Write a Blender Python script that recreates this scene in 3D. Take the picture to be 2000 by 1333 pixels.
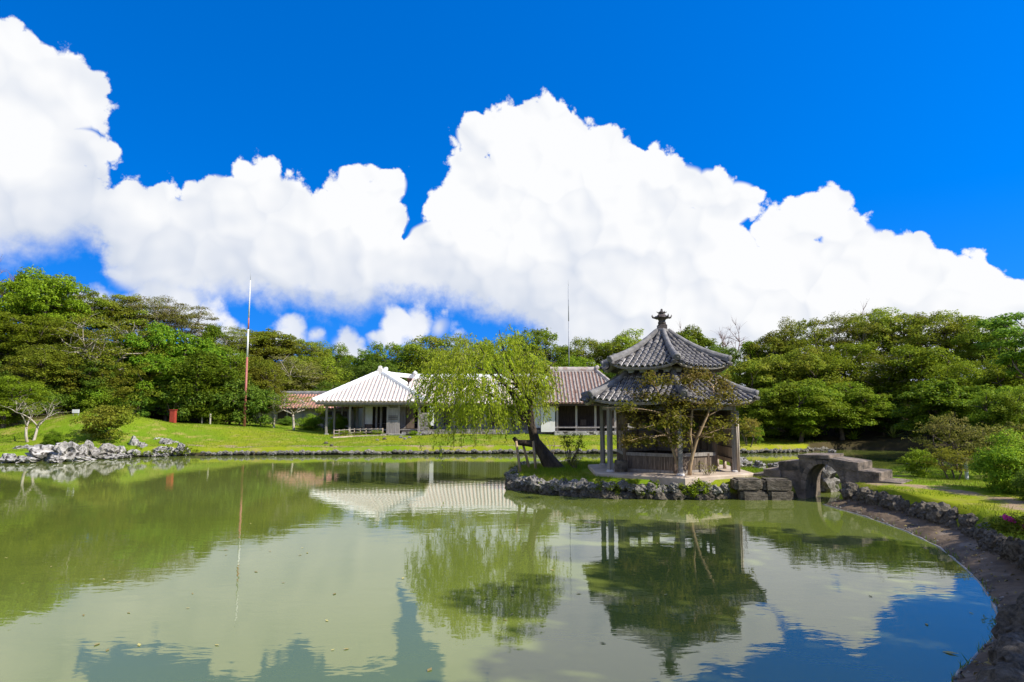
import bpy, math, random
import numpy as np
from mathutils import Vector, Matrix, noise as mnoise

for o in list(bpy.data.objects):
    bpy.data.objects.remove(o, do_unlink=True)
scene = bpy.context.scene
COL = scene.collection
R = math.radians

# ------------------------------------------------------------------ camera
EYE = 3.2                      # metres above the pond
FOCAL = 1260.0 / 2000.0 * 36.0
PITCH = math.atan(129.5 / 1260.0)
cam_data = bpy.data.cameras.new('camera')
cam_data.sensor_width = 36.0
cam_data.lens = FOCAL
cam_data.clip_end = 6000.0
cam_data.clip_start = 0.1
camera = bpy.data.objects.new('camera', cam_data)
COL.objects.link(camera)
camera.location = (0, 0, EYE)
camera.rotation_euler = (math.pi / 2 + PITCH, 0, 0)
scene.camera = camera

# ------------------------------------------------------------------ exposure
scene.view_settings.view_transform = 'Standard'
scene.view_settings.look = 'None'
scene.view_settings.exposure = 0.55
scene.view_settings.gamma = 1.0
scene.view_settings.use_curve_mapping = False
scene.render.film_transparent = False
scene.cycles.max_bounces = 6
scene.cycles.diffuse_bounces = 3
scene.cycles.glossy_bounces = 3
scene.cycles.transmission_bounces = 4
scene.cycles.caustics_reflective = False
scene.cycles.caustics_refractive = False
scene.cycles.sample_clamp_indirect = 6.0

# ------------------------------------------------------------------ sun
SUN_EL = R(42)
SUN_AZ = R(113)                 # clockwise from +Y
sun_vec = Vector((math.sin(SUN_AZ) * math.cos(SUN_EL), math.cos(SUN_AZ) * math.cos(SUN_EL), math.sin(SUN_EL)))
sun_data = bpy.data.lights.new('sun', 'SUN')
sun_data.energy = 5.0
sun_data.angle = R(0.53)
sun_data.color = (1.0, 0.955, 0.86)
sun = bpy.data.objects.new('sun', sun_data)
COL.objects.link(sun)
sun.rotation_euler = sun_vec.to_track_quat('Z', 'Y').to_euler()
sun.location = (60, -5, 60)


# ------------------------------------------------------------------ node helper
class NT:
    def __init__(self, tree):
        self.t = tree
        tree.nodes.clear()

    def n(self, kind, **kw):
        nd = self.t.nodes.new(kind)
        for k, v in kw.items():
            setattr(nd, k, v)
        return nd

    def put(self, sock, v):
        if v is None:
            return
        if hasattr(v, 'is_linked') or isinstance(v, bpy.types.NodeSocket):
            self.t.links.new(v, sock)
        else:
            sock.default_value = v

    def m(self, op, a, b=None, c=None, clamp=False):
        nd = self.n('ShaderNodeMath', operation=op, use_clamp=clamp)
        self.put(nd.inputs[0], a)
        self.put(nd.inputs[1], b)
        self.put(nd.inputs[2], c)
        return nd.outputs[0]

    def step(self, v, lo, hi, a=0.0, b=1.0, kind='SMOOTHSTEP'):
        nd = self.n('ShaderNodeMapRange', interpolation_type=kind)
        self.put(nd.inputs[0], v)
        self.put(nd.inputs[1], lo)
        self.put(nd.inputs[2], hi)
        self.put(nd.inputs[3], a)
        self.put(nd.inputs[4], b)
        return nd.outputs[0]

    def noise(self, vec, scale, detail=4.0, rough=0.55, dist=0.0):
        nd = self.n('ShaderNodeTexNoise')
        self.put(nd.inputs['Vector'], vec)
        nd.inputs['Scale'].default_value = scale
        nd.inputs['Detail'].default_value = detail
        nd.inputs['Roughness'].default_value = rough
        nd.inputs['Distortion'].default_value = dist
        return nd.outputs[0]

    def voronoi(self, vec, scale, detail=0.0, rough=0.5, feature='F1'):
        nd = self.n('ShaderNodeTexVoronoi', feature=feature)
        self.put(nd.inputs['Vector'], vec)
        nd.inputs['Scale'].default_value = scale
        if 'Detail' in nd.inputs:
            nd.inputs['Detail'].default_value = detail
            nd.inputs['Roughness'].default_value = rough
        return nd.outputs['Distance']

    def mix(self, f, a, b, blend='MIX'):
        nd = self.n('ShaderNodeMix', data_type='RGBA', blend_type=blend)
        self.put(nd.inputs['Factor'], f)
        self.put(nd.inputs[6], c4(a))
        self.put(nd.inputs[7], c4(b))
        return nd.outputs[2]

    def vadd(self, a, b):
        nd = self.n('ShaderNodeVectorMath', operation='ADD')
        self.put(nd.inputs[0], a)
        self.put(nd.inputs[1], b)
        return nd.outputs[0]

    def vscale(self, a, xyz):
        nd = self.n('ShaderNodeVectorMath', operation='MULTIPLY')
        self.put(nd.inputs[0], a)
        self.put(nd.inputs[1], xyz)
        return nd.outputs[0]

    def bump(self, h, strength, dist=0.05):
        nd = self.n('ShaderNodeBump')
        nd.inputs['Strength'].default_value = strength
        nd.inputs['Distance'].default_value = dist
        self.put(nd.inputs['Height'], h)
        return nd.outputs[0]


def c4(c):
    if isinstance(c, (tuple, list)) and len(c) == 3:
        return (c[0], c[1], c[2], 1.0)
    return c


# ------------------------------------------------------------------ sky: NISHITA plus cumulus banks set by direction
CLOUD_HEAPS = [(-0.582, 0.721, 0.376, 0.0643), (-0.556, 0.744, 0.372, 0.0579), (-0.536, 0.761, 0.365, 0.0382), (-0.539, 0.778, 0.322, 0.0357), (-0.564, 0.785, 0.259, 0.0622), (-0.524, 0.755, 0.394, 0.0266), (-0.575, 0.709, 0.409, 0.0287), (-0.558, 0.728, 0.399, 0.0296), (-0.536, 0.743, 0.4, 0.0256), (-0.533, 0.791, 0.301, 0.0264), (-0.524, 0.776, 0.351, 0.0196), (-0.504, 0.826, 0.252, 0.046), (-0.468, 0.845, 0.257, 0.0457), (-0.438, 0.863, 0.252, 0.0453), (-0.399, 0.873, 0.281, 0.0498), (-0.355, 0.887, 0.294, 0.0547), (-0.323, 0.901, 0.289, 0.0513), (-0.27, 0.921, 0.281, 0.0482), (-0.227, 0.928, 0.296, 0.0571), (-0.188, 0.928, 0.323, 0.0395), (-0.183, 0.943, 0.279, 0.0345), (-0.167, 0.925, 0.34, 0.0147), (-0.119, 0.965, 0.234, 0.0598), (-0.082, 0.958, 0.276, 0.0576), (-0.06, 0.948, 0.313, 0.0523), (-0.064, 0.933, 0.355, 0.0351), (-0.053, 0.918, 0.393, 0.0371), (0.0, 0.919, 0.393, 0.0498), (0.045, 0.913, 0.406, 0.0493), (0.075, 0.914, 0.399, 0.0439), (0.114, 0.921, 0.372, 0.0431), (0.137, 0.913, 0.384, 0.0299), (0.159, 0.922, 0.354, 0.0419), (0.204, 0.923, 0.326, 0.0508), (0.247, 0.915, 0.319, 0.0504), (0.289, 0.906, 0.308, 0.0486), (0.323, 0.9, 0.293, 0.0428), (0.335, 0.893, 0.3, 0.0269), (0.384, 0.892, 0.239, 0.0455), (0.409, 0.876, 0.256, 0.0404), (0.428, 0.865, 0.262, 0.0317), (0.455, 0.863, 0.218, 0.0468), (0.483, 0.852, 0.202, 0.0436), (0.514, 0.833, 0.205, 0.032), (0.539, 0.826, 0.166, 0.0423), (0.558, 0.817, 0.145, 0.0431), (0.577, 0.8, 0.163, 0.032), (0.588, 0.794, 0.154, 0.0318), (0.605, 0.785, 0.133, 0.0352), (0.618, 0.777, 0.119, 0.0336), (0.644, 0.759, 0.094, 0.0437), (0.677, 0.731, 0.085, 0.0496), (0.718, 0.691, 0.086, 0.0551), (0.765, 0.636, 0.099, 0.061), (-0.674, 0.667, 0.317, 0.0988), (-0.734, 0.61, 0.3, 0.1003)]      # unit direction and angular radius of each billow
CLOUD_MASS = [(-60, 22.9), (-46, 22.9), (-38, 21.9), (-35.5, 20.9), (-34, 17.4), (-32, 15.4), (-28, 15.4), (-25, 16.4), (-21, 17.4), (-17, 16.9), (-13, 17.7), (-11.5, 16.2), (-10, 15.2), (-8, 15.2), (-6, 16.2), (-4.6, 19.9), (-2, 22.4), (3, 23.4), (7, 21.4), (11, 18.9), (17, 17.4), (20, 15.9), (22, 13.4), (26, 13.9), (29, 11.9), (33, 9.9), (36, 8.4), (39, 6.4), (43, 5.4), (60, 9.9)]
CLOUD_BASE = [(-60, 6), (-46.3, 8.1), (-39.0, 10.3), (-36.1, 10.9), (-33.9, 11.5), (-32.9, 10.5), (-31.8, 8.9), (-29.3, 8.0), (-25.7, 8.0), (-23.8, 8.8), (-21.1, 8.3), (-17.8, 8.0), (-13.5, 8.4), (-10.9, 9.2), (-6.9, 8.8), (-4.6, 8.2), (-2.3, 7.7), (0.0, 7.4), (2.3, 6.2), (4.5, 3.4), (13.3, 0.7), (47.9, 0.5), (60, 3)]
CLOUD_LOW = [(-0.558, 0.818, 0.14, 0.0197), (-0.581, 0.804, 0.131, 0.0193), (-0.535, 0.834, 0.131, 0.03), (-0.517, 0.833, 0.197, 0.0267), (-0.51, 0.843, 0.172, 0.0324), (-0.485, 0.863, 0.141, 0.0414), (-0.458, 0.877, 0.143, 0.0386), (-0.43, 0.894, 0.124, 0.0372), (-0.406, 0.908, 0.104, 0.0304), (-0.506, 0.854, 0.118, 0.0409), (-0.388, 0.918, 0.083, 0.0234), (-0.32, 0.942, 0.105, 0.0286), (-0.289, 0.951, 0.107, 0.0243), (-0.343, 0.935, 0.092, 0.0179), (-0.252, 0.963, 0.098, 0.0261), (-0.232, 0.97, 0.08, 0.0139), (-0.176, 0.977, 0.121, 0.0328), (-0.141, 0.982, 0.126, 0.0314), (-0.11, 0.986, 0.122, 0.0276), (-0.195, 0.975, 0.104, 0.0233), (-0.087, 0.991, 0.098, 0.0221), (-0.674, 0.73, 0.114, 0.0351)]

world = bpy.data.worlds.new('World')
scene.world = world
world.use_nodes = True
w = NT(world.node_tree)
tc = w.n('ShaderNodeTexCoord')
dirv = tc.outputs['Generated']
nrm = w.n('ShaderNodeVectorMath', operation='NORMALIZE')
w.put(nrm.inputs[0], dirv)
dirv = nrm.outputs[0]
sep = w.n('ShaderNodeSeparateXYZ')
w.put(sep.inputs[0], dirv)
az = w.m('MULTIPLY', w.m('ARCTAN2', sep.outputs[0], sep.outputs[1]), 180 / math.pi)
el = w.m('MULTIPLY', w.m('ARCSINE', sep.outputs[2]), 180 / math.pi)

sky = w.n('ShaderNodeTexSky', sky_type='NISHITA')
sky.sun_disc = False
sky.sun_elevation = SUN_EL
sky.sun_rotation = SUN_AZ
sky.altitude = 60
sky.air_density = 1.0
sky.dust_density = 0.0
sky.ozone_density = 3.0
# polarised look: the clear deep blue reaches down to the treetops
sv = w.n('ShaderNodeCombineXYZ')
w.put(sv.inputs[0], w.m('MULTIPLY', sep.outputs[0], 0.8))
w.put(sv.inputs[1], w.m('MULTIPLY', sep.outputs[1], 0.8))
w.put(sv.inputs[2], w.m('ADD', w.m('MULTIPLY', w.m('MAXIMUM', sep.outputs[2], 0.0), 0.80), 0.35))
w.put(sky.inputs['Vector'], sv.outputs[0])
hs = w.n('ShaderNodeHueSaturation')
hs.inputs['Hue'].default_value = 0.513
hs.inputs['Saturation'].default_value = 1.42
hs.inputs['Value'].default_value = 1.95
w.put(hs.inputs['Color'], sky.outputs[0])
SKY_COL = hs.outputs[0]


def profile(points, warp):
    nd = w.n('ShaderNodeFloatCurve')
    cu = nd.mapping.curves[0]
    nd.mapping.use_clip = True
    lo, hi, top = -60.0, 60.0, 40.0
    pts = [((a - lo) / (hi - lo), b / top) for a, b in points]
    cu.points[0].location = pts[0]
    cu.points[1].location = pts[-1]
    for p in pts[1:-1]:
        cu.points.new(*p)
    for p in cu.points:
        p.handle_type = 'AUTO_CLAMPED'
    nd.mapping.update()
    w.put(nd.inputs['Value'], w.step(warp, lo, hi, kind='LINEAR'))
    return w.m('MULTIPLY', nd.outputs[0], top)


# billows: rounded cells of several sizes push the outlines in and out
b2 = w.noise(dirv, 42.0, 5.0, 0.62)
b3 = w.noise(dirv, 7.0, 3.0, 0.55)
wob = w.n('ShaderNodeVectorMath', operation='SCALE')
wn = w.n('ShaderNodeTexNoise')
wn.inputs['Scale'].default_value = 16.0
wn.inputs['Detail'].default_value = 2.0
w.put(wn.inputs['Vector'], dirv)
w.put(wob.inputs[0], wn.outputs['Color'])
wob.inputs['Scale'].default_value = 0.05
wdir = w.vadd(dirv, wob.outputs[0])


def domes(vec):
    d1 = w.voronoi(vec, 15.0)
    return w.m('MULTIPLY', d1, d1)


q1 = domes(wdir)
d2 = w.voronoi(wdir, 38.0)
q2 = w.m('MULTIPLY', d2, d2)
puff = w.m('ADD', w.m('ADD', w.m('MULTIPLY', w.m('SUBTRACT', 0.31, q1), 1.9), w.m('MULTIPLY', w.m('SUBTRACT', 0.30, q2), 1.25)), w.m('MULTIPLY', w.m('SUBTRACT', b2, 0.5), 2.3))
puff = w.m('MAXIMUM', puff, -0.5)
azw = w.m('ADD', az, w.m('MULTIPLY', w.m('SUBTRACT', b2, 0.5), 1.6))
base = profile(CLOUD_BASE, azw)


def heaps(rows):
    f = None
    for x, y, z, r_ in rows:
        dn = w.n('ShaderNodeVectorMath', operation='DISTANCE')
        w.put(dn.inputs[0], edir)
        dn.inputs[1].default_value = (x, y, z)
        v = w.m('SUBTRACT', r_, dn.outputs['Value'])
        f = v if f is None else w.m('MAXIMUM', f, v)
    return w.m('MULTIPLY', f, 180 / math.pi)


wob2 = w.n('ShaderNodeVectorMath', operation='SCALE')
w.put(wob2.inputs[0], w.vadd(wn.outputs['Color'], (-0.5, -0.5, -0.5)))
wob2.inputs['Scale'].default_value = 0.032
edir = w.vadd(dirv, wob2.outputs[0])
mass = profile(CLOUD_MASS, azw)
etop = w.m('ADD', w.m('MAXIMUM', heaps(CLOUD_HEAPS), w.m('SUBTRACT', mass, el)), puff)
m_top = w.step(etop, 0.0, 0.42)
soft = w.m('ADD', w.m('MULTIPLY', w.m('SUBTRACT', b3, 0.5), 4.0), w.m('MULTIPLY', w.m('SUBTRACT', b2, 0.5), 3.0))
m_base = w.step(w.m('ADD', w.m('SUBTRACT', el, base), soft), -1.0, 2.2)
m1 = w.m('MULTIPLY', m_top, m_base)
elow = w.m('ADD', heaps(CLOUD_LOW), w.m('MULTIPLY', puff, 0.8))
m2 = w.step(elow, -0.1, 1.1)
# shade inside the bank: billows lit from the sun's side
off = tuple(sun_vec * 0.018)
n_here = w.noise(dirv, 7.0, 3.0, 0.5)
n_sun = w.noise(w.vadd(dirv, off), 7.0, 3.0, 0.5)
lit = w.m('MULTIPLY', w.m('SUBTRACT', n_here, n_sun), 3.0)
bill = w.m('ADD', w.m('MULTIPLY', w.m('SUBTRACT', domes(w.vadd(wdir, tuple(-sun_vec * 0.014))), q1), 0.9), w.m('MULTIPLY', w.m('SUBTRACT', 0.28, q1), 0.35))
big = w.m('MULTIPLY', w.m('SUBTRACT', w.noise(dirv, 4.0, 1.0, 0.5), 0.5), 1.5)
depth = w.step(w.m('SUBTRACT', el, base), -1.0, 9.0, 0.0, 1.0)
s1 = w.m('ADD', w.m('ADD', w.m('ADD', w.m('ADD', lit, bill), big), w.m('MULTIPLY', depth, 0.85)), 0.06, clamp=True)
col1 = w.mix(s1, (4.5, 4.9, 5.7), (6.7, 6.75, 6.85))
s2 = w.m('ADD', w.m('ADD', w.m('ADD', lit, bill), big), 0.62, clamp=True)
col2 = w.mix(s2, (4.2, 4.7, 5.7), (6.5, 6.6, 6.8))
c = w.mix(w.m('MULTIPLY', m2, 0.96), SKY_COL, col2)
c = w.mix(m1, c, col1)
# unseen cumulus added overhead and behind to whiten the sky's blue fill
away = w.m('MAXIMUM', w.step(el, 36.0, 46.0), w.step(w.m('ABSOLUTE', az), 60.0, 80.0))
m3 = w.m('MULTIPLY', w.step(b3, 0.48, 0.60), away)
c = w.mix(w.m('MULTIPLY', m3, 0.9), c, (6.0, 6.05, 6.2))
bg = w.n('ShaderNodeBackground')
bg.inputs['Strength'].default_value = 0.10
w.put(bg.inputs['Color'], c)
wo = w.n('ShaderNodeOutputWorld')
w.t.links.new(bg.outputs[0], wo.inputs[0])
world.cycles.sampling_method = 'NONE'      # smooth sky: plain path sampling is enough


# ------------------------------------------------------------------ survey helpers (site plan from sight lines)
def sight(px, py):
    u, v = (px - 1000) / 1260.0, (666.5 - py) / 1260.0
    return Vector((u, math.cos(PITCH) - v * math.sin(PITCH), math.sin(PITCH) + v * math.cos(PITCH)))


def G(px, py, z=0.0):
    d = sight(px, py)
    t = (z - EYE) / d.z
    return Vector((d.x * t, d.y * t, z))


def A(px, py, Y):
    d = sight(px, py)
    t = Y / d.y
    return Vector((d.x * t, Y, EYE + d.z * t))


# ------------------------------------------------------------------ mesh helpers
class MB:
    """Collects polygons; build() links them as one mesh object."""

    def __init__(self):
        self.v, self.f, self.mi, self.sm = [], [], [], []

    def add(self, vs, fs, mi=0, smooth=False, M=None):
        b = len(self.v)
        if M is not None:
            vs = [M @ Vector(p) for p in vs]
        self.v.extend([tuple(p) for p in vs])
        for f in fs:
            self.f.append([i + b for i in f])
            self.mi.append(mi)
            self.sm.append(smooth)
        return self

    def box(self, c, s, rz=0.0, mi=0, M=None, taper=1.0):
        x, y, z = s[0] / 2, s[1] / 2, s[2] / 2
        t = taper
        vs = [(-x, -y, -z), (x, -y, -z), (x, y, -z), (-x, y, -z), (-x * t, -y * t, z), (x * t, -y * t, z), (x * t, y * t, z), (-x * t, y * t, z)]
        fs = [(0, 3, 2, 1), (4, 5, 6, 7), (0, 1, 5, 4), (1, 2, 6, 5), (2, 3, 7, 6), (3, 0, 4, 7)]
        T = Matrix.Translation(c) @ Matrix.Rotation(rz, 4, 'Z')
        return self.add(vs, fs, mi, False, T if M is None else M @ T)

    def beam(self, a, b, wd, ht, mi=0, up=(0, 0, 1)):
        a, b = Vector(a), Vector(b)
        d = (b - a)
        L = d.length
        d.normalize()
        up = Vector(up)
        s = d.cross(up)
        if s.length < 1e-4:
            s = Vector((1, 0, 0))
        s.normalize()
        u = s.cross(d)
        vs = []
        for e in (a, b):
            for q, r in ((-1, -1), (1, -1), (1, 1), (-1, 1)):
                vs.append(e + s * (q * wd / 2) + u * (r * ht / 2))
        fs = [(0, 1, 2, 3), (7, 6, 5, 4), (0, 4, 5, 1), (1, 5, 6, 2), (2, 6, 7, 3), (3, 7, 4, 0)]
        return self.add(vs, fs, mi)

    def tube(self, pts, rad, seg=8, mi=0, smooth=True, cap=True):
        pts = [Vector(p) for p in pts]
        n = len(pts)
        if not hasattr(rad, '__len__'):
            rad = [rad] * n
        vs, fs = [], []
        ref = Vector((0.31, 0.17, 0.93)).normalized()
        for i, p in enumerate(pts):
            t = (pts[min(i + 1, n - 1)] - pts[max(i - 1, 0)])
            if t.length < 1e-6:
                t = Vector((0, 0, 1))
            t.normalize()
            a = t.cross(ref)
            if a.length < 0.05:
                a = t.cross(Vector((1, 0, 0)))
            a.normalize()
            b = t.cross(a)
            for k in range(seg):
                q = 2 * math.pi * k / seg
                vs.append(p + (a * math.cos(q) + b * math.sin(q)) * rad[i])
        for i in range(n - 1):
            for k in range(seg):
                k2 = (k + 1) % seg
                fs.append((i * seg + k, i * seg + k2, (i + 1) * seg + k2, (i + 1) * seg + k))
        self.add(vs, fs, mi, smooth)
        if cap:
            b0 = len(self.v) - len(vs)
            self.f.append([b0 + k for k in range(seg)][::-1])
            self.f.append([b0 + (n - 1) * seg + k for k in range(seg)])
            self.mi += [mi, mi]
            self.sm += [False, False]
        return self

    def lathe(self, prof, seg=6, rot=0.0, mi=0, c=(0, 0, 0), smooth=False, lift=None):
        """prof: (radius, z) rows; lift(k) raises single corners"""
        vs, fs = [], []
        for r, z in prof:
            for k in range(seg):
                q = rot + 2 * math.pi * k / seg
                vs.append((c[0] + r * math.cos(q), c[1] + r * math.sin(q), c[2] + z))
        n = len(prof)
        for i in range(n - 1):
            for k in range(seg):
                k2 = (k + 1) % seg
                fs.append((i * seg + k, i * seg + k2, (i + 1) * seg + k2, (i + 1) * seg + k))
        fs.append(tuple(range(seg))[::-1])
        fs.append(tuple((n - 1) * seg + k for k in range(seg)))
        return self.add(vs, fs, mi, smooth)

    def build(self, name, mats, parent=None, loc=None, origin=None):
        me = bpy.data.meshes.new(name)
        vs = self.v
        if origin is not None:
            ox, oy, oz = origin
            vs = [(p[0] - ox, p[1] - oy, p[2] - oz) for p in vs]
        me.from_pydata(vs, [], self.f)
        if not isinstance(mats, (list, tuple)):
            mats = [mats]
        for m in mats:
            me.materials.append(m)
        me.polygons.foreach_set('material_index', self.mi)
        me.polygons.foreach_set('use_smooth', self.sm)
        me.update()
        o = bpy.data.objects.new(name, me)
        COL.objects.link(o)
        if parent is not None:
            o.parent = parent
        if loc is not None:
            o.location = loc
        elif origin is not None and parent is None:
            o.location = origin
        return o


def quads_mesh(name, V, nper, mats, smooth=False):
    """V: (N*nper, 3) array, one n-gon per nper vertices"""
    me = bpy.data.meshes.new(name)
    nv = len(V)
    nf = nv // nper
    me.vertices.add(nv)
    me.vertices.foreach_set('co', np.asarray(V, dtype=np.float32).ravel())
    me.loops.add(nv)
    me.loops.foreach_set('vertex_index', np.arange(nv, dtype=np.int32))
    me.polygons.add(nf)
    me.polygons.foreach_set('loop_start', np.arange(0, nv, nper, dtype=np.int32))
    me.polygons.foreach_set('loop_total', np.full(nf, nper, dtype=np.int32))
    for m in (mats if isinstance(mats, (list, tuple)) else [mats]):
        me.materials.append(m)
    me.update(calc_edges=True)
    return me


def link(name, me, parent=None, loc=None, rot=None, scale=None):
    o = bpy.data.objects.new(name, me)
    COL.objects.link(o)
    if parent is not None:
        o.parent = parent
    if loc is not None:
        o.location = loc
    if rot is not None:
        o.rotation_euler = rot
    if scale is not None:
        o.scale = scale
    return o


def tag(o, label=None, cat=None, group=None, kind=None):
    if label:
        o['label'] = label
    if cat:
        o['category'] = cat
    if group:
        o['group'] = group
    if kind:
        o['kind'] = kind
    return o


def root(name, loc, label, cat, group=None, rz=0.0):
    o = bpy.data.objects.new(name, None)
    o.empty_display_size = 0.3
    COL.objects.link(o)
    o.location = loc
    o.rotation_euler = (0, 0, rz)
    return tag(o, label, cat, group)


def copy_thing(src, loc, rz=0.0, scale=(1, 1, 1), label=None, cat=None, group=None, mats=None):
    c = src.copy()
    COL.objects.link(c)
    c.location = loc
    c.rotation_euler = (0, 0, rz)
    c.scale = scale
    tag(c, label, cat, group)
    for ch in src.children:
        d = ch.copy()
        COL.objects.link(d)
        d.parent = c
        base = ch.name.split('.')[0]
        if mats and base in mats:
            d.material_slots[0].link = 'OBJECT'
            d.material_slots[0].material = mats[base]
    return c


def drop(src):
    for ch in list(src.children):
        bpy.data.objects.remove(ch, do_unlink=True)
    bpy.data.objects.remove(src, do_unlink=True)


# ------------------------------------------------------------------ materials
def pmat(name, c1, c2, scale=3.0, rough=0.75, bump=0.3, bscale=None, c3=None, s3=None, t3=(0.55, 0.7), spec=0.3, stretch=None, detail=6.0, bdist=0.03, var=0.0):
    m = bpy.data.materials.new(name)
    m.use_nodes = True
    t = NT(m.node_tree)
    tcn = t.n('ShaderNodeTexCoord')
    vec = tcn.outputs['Object']
    oi = t.n('ShaderNodeObjectInfo')
    shift = t.n('ShaderNodeVectorMath', operation='SCALE')
    t.put(shift.inputs[0], (37.0, 51.0, 29.0))
    t.put(shift.inputs['Scale'], oi.outputs['Random'])
    vec = t.vadd(vec, shift.outputs[0])
    if stretch:
        vec = t.vscale(vec, stretch)
    n1 = t.noise(vec, scale, detail, 0.6)
    col = t.mix(t.step(n1, 0.3, 0.7), c1, c2)
    if c3:
        n3 = t.noise(vec, s3 or scale * 0.37, 5.0, 0.65)
        col = t.mix(t.step(n3, t3[0], t3[1]), col, c3)
    if var:
        hsn = t.n('ShaderNodeHueSaturation')
        t.put(hsn.inputs['Value'], t.step(oi.outputs['Random'], 0, 1, 1 - var, 1 + var, 'LINEAR'))
        t.put(hsn.inputs['Color'], col)
        col = hsn.outputs[0]
    p = t.n('ShaderNodeBsdfPrincipled')
    t.put(p.inputs['Base Color'], col)
    t.put(p.inputs['Roughness'], rough)
    p.inputs['Specular IOR Level'].default_value = spec
    if bump:
        nb = t.noise(vec, bscale or scale * 3, 6.0, 0.65)
        t.put(p.inputs['Normal'], t.bump(nb, bump, bdist))
    out = t.n('ShaderNodeOutputMaterial')
    t.t.links.new(p.outputs[0], out.inputs[0])
    return m


def leafmat(name, ca, cb, cc=None, trans=0.35, rough=0.5, var=0.35):
    m = bpy.data.materials.new(name)
    m.use_nodes = True
    t = NT(m.node_tree)
    geo = t.n('ShaderNodeNewGeometry')
    oi = t.n('ShaderNodeObjectInfo')
    rnd = geo.outputs['Random Per Island']
    col = t.mix(rnd, ca, cb)
    if cc:
        col = t.mix(t.step(t.noise(geo.outputs['Position'], 0.45, 3.0), 0.42, 0.66), col, cc)
    hsn = t.n('ShaderNodeHueSaturation')
    t.put(hsn.inputs['Hue'], t.step(oi.outputs['Random'], 0, 1, 0.488, 0.512, 'LINEAR'))
    t.put(hsn.inputs['Value'], t.step(oi.outputs['Random'], 0, 1, 1 - var, 1 + var * 0.8, 'LINEAR'))
    t.put(hsn.inputs['Color'], col)
    col = hsn.outputs[0]
    p = t.n('ShaderNodeBsdfPrincipled')
    t.put(p.inputs['Base Color'], col)
    p.inputs['Roughness'].default_value = rough
    p.inputs['Specular IOR Level'].default_value = 0.08
    tr = t.n('ShaderNodeBsdfTranslucent')
    hs2 = t.n('ShaderNodeHueSaturation')
    hs2.inputs['Value'].default_value = 1.25
    hs2.inputs['Hue'].default_value = 0.49
    t.put(hs2.inputs['Color'], col)
    t.put(tr.inputs['Color'], hs2.outputs[0])
    mx = t.n('ShaderNodeMixShader')
    mx.inputs[0].default_value = trans
    t.t.links.new(p.outputs[0], mx.inputs[1])
    t.t.links.new(tr.outputs[0], mx.inputs[2])
    out = t.n('ShaderNodeOutputMaterial')
    t.t.links.new(mx.outputs[0], out.inputs[0])
    return m


M = {}
M['timber'] = pmat('weathered timber', (0.20, 0.175, 0.15), (0.33, 0.30, 0.27), 2.5, 0.8, 0.35, 18, stretch=(6, 6, 0.5))
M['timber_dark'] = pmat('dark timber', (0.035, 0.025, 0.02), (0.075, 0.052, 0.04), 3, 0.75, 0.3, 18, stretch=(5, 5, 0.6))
M['timber_brown'] = pmat('brown timber', (0.12, 0.085, 0.06), (0.21, 0.155, 0.115), 3, 0.78, 0.3, 20, stretch=(6, 6, 0.5))
M['prop'] = pmat('tan prop timber', (0.27, 0.18, 0.10), (0.42, 0.30, 0.18), 4, 0.8, 0.3, 20, stretch=(6, 6, 0.5))
M['slat'] = pmat('weathered cane slats', (0.15, 0.115, 0.085), (0.25, 0.195, 0.15), 4, 0.7, 0.2, 30, stretch=(4, 4, 1), var=0.25)
M['panel'] = pmat('pale brown wall boards', (0.26, 0.20, 0.155), (0.40, 0.32, 0.26), 3, 0.8, 0.3, 20, stretch=(6, 6, 0.5))
M['cane'] = pmat('pale bamboo', (0.36, 0.29, 0.22), (0.52, 0.43, 0.34), 4, 0.6, 0.2, 30, stretch=(4, 4, 1), var=0.2)
M['timber_pale'] = pmat('sun bleached timber', (0.30, 0.26, 0.22), (0.44, 0.39, 0.33), 3, 0.8, 0.3, 20, stretch=(6, 6, 0.5))
M['bamboo'] = pmat('dry bamboo', (0.27, 0.20, 0.14), (0.42, 0.33, 0.24), 4, 0.6, 0.2, 30, stretch=(4, 4, 1), var=0.22)
M['plaster'] = pmat('white plaster', (0.70, 0.68, 0.64), (0.82, 0.81, 0.78), 1.4, 0.85, 0.2, 12)
M['paper'] = pmat('pale paper screen', (0.62, 0.60, 0.54), (0.70, 0.68, 0.62), 2, 0.8, 0.05)
M['mortar_row'] = pmat('plastered tile row', (0.70, 0.64, 0.58), (0.82, 0.77, 0.71), 2.2, 0.85, 0.4, 9, c3=(0.50, 0.32, 0.26), s3=1.6, t3=(0.64, 0.80))
M['mortar_row_pink'] = pmat('worn plastered tile row', (0.36, 0.305, 0.27), (0.50, 0.44, 0.40), 2.2, 0.85, 0.4, 9, c3=(0.25, 0.14, 0.105), s3=1.8, t3=(0.5, 0.72))
M['pan_white'] = pmat('plaster smeared pan tile', (0.54, 0.40, 0.34), (0.66, 0.53, 0.47), 4, 0.85, 0.4, 14)
M['red_tile'] = pmat('red roof tile', (0.16, 0.09, 0.068), (0.26, 0.155, 0.12), 5, 0.8, 0.4, 14)
M['orange_tile'] = pmat('orange roof tile row', (0.46, 0.20, 0.14), (0.60, 0.33, 0.25), 3, 0.8, 0.4, 9, var=0.15)
M['grey_tile'] = pmat('grey roof tile', (0.075, 0.068, 0.065), (0.165, 0.15, 0.142), 7, 0.7, 0.45, 24, c3=(0.30, 0.28, 0.265), s3=5, t3=(0.60, 0.78), var=0.25)
M['grey_tile_dark'] = pmat('dark grey pan tile', (0.025, 0.022, 0.021), (0.06, 0.053, 0.05), 6, 0.8, 0.4, 20)
M['mortar'] = pmat('lime mortar', (0.42, 0.39, 0.37), (0.60, 0.57, 0.55), 8, 0.85, 0.3, 30)
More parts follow.
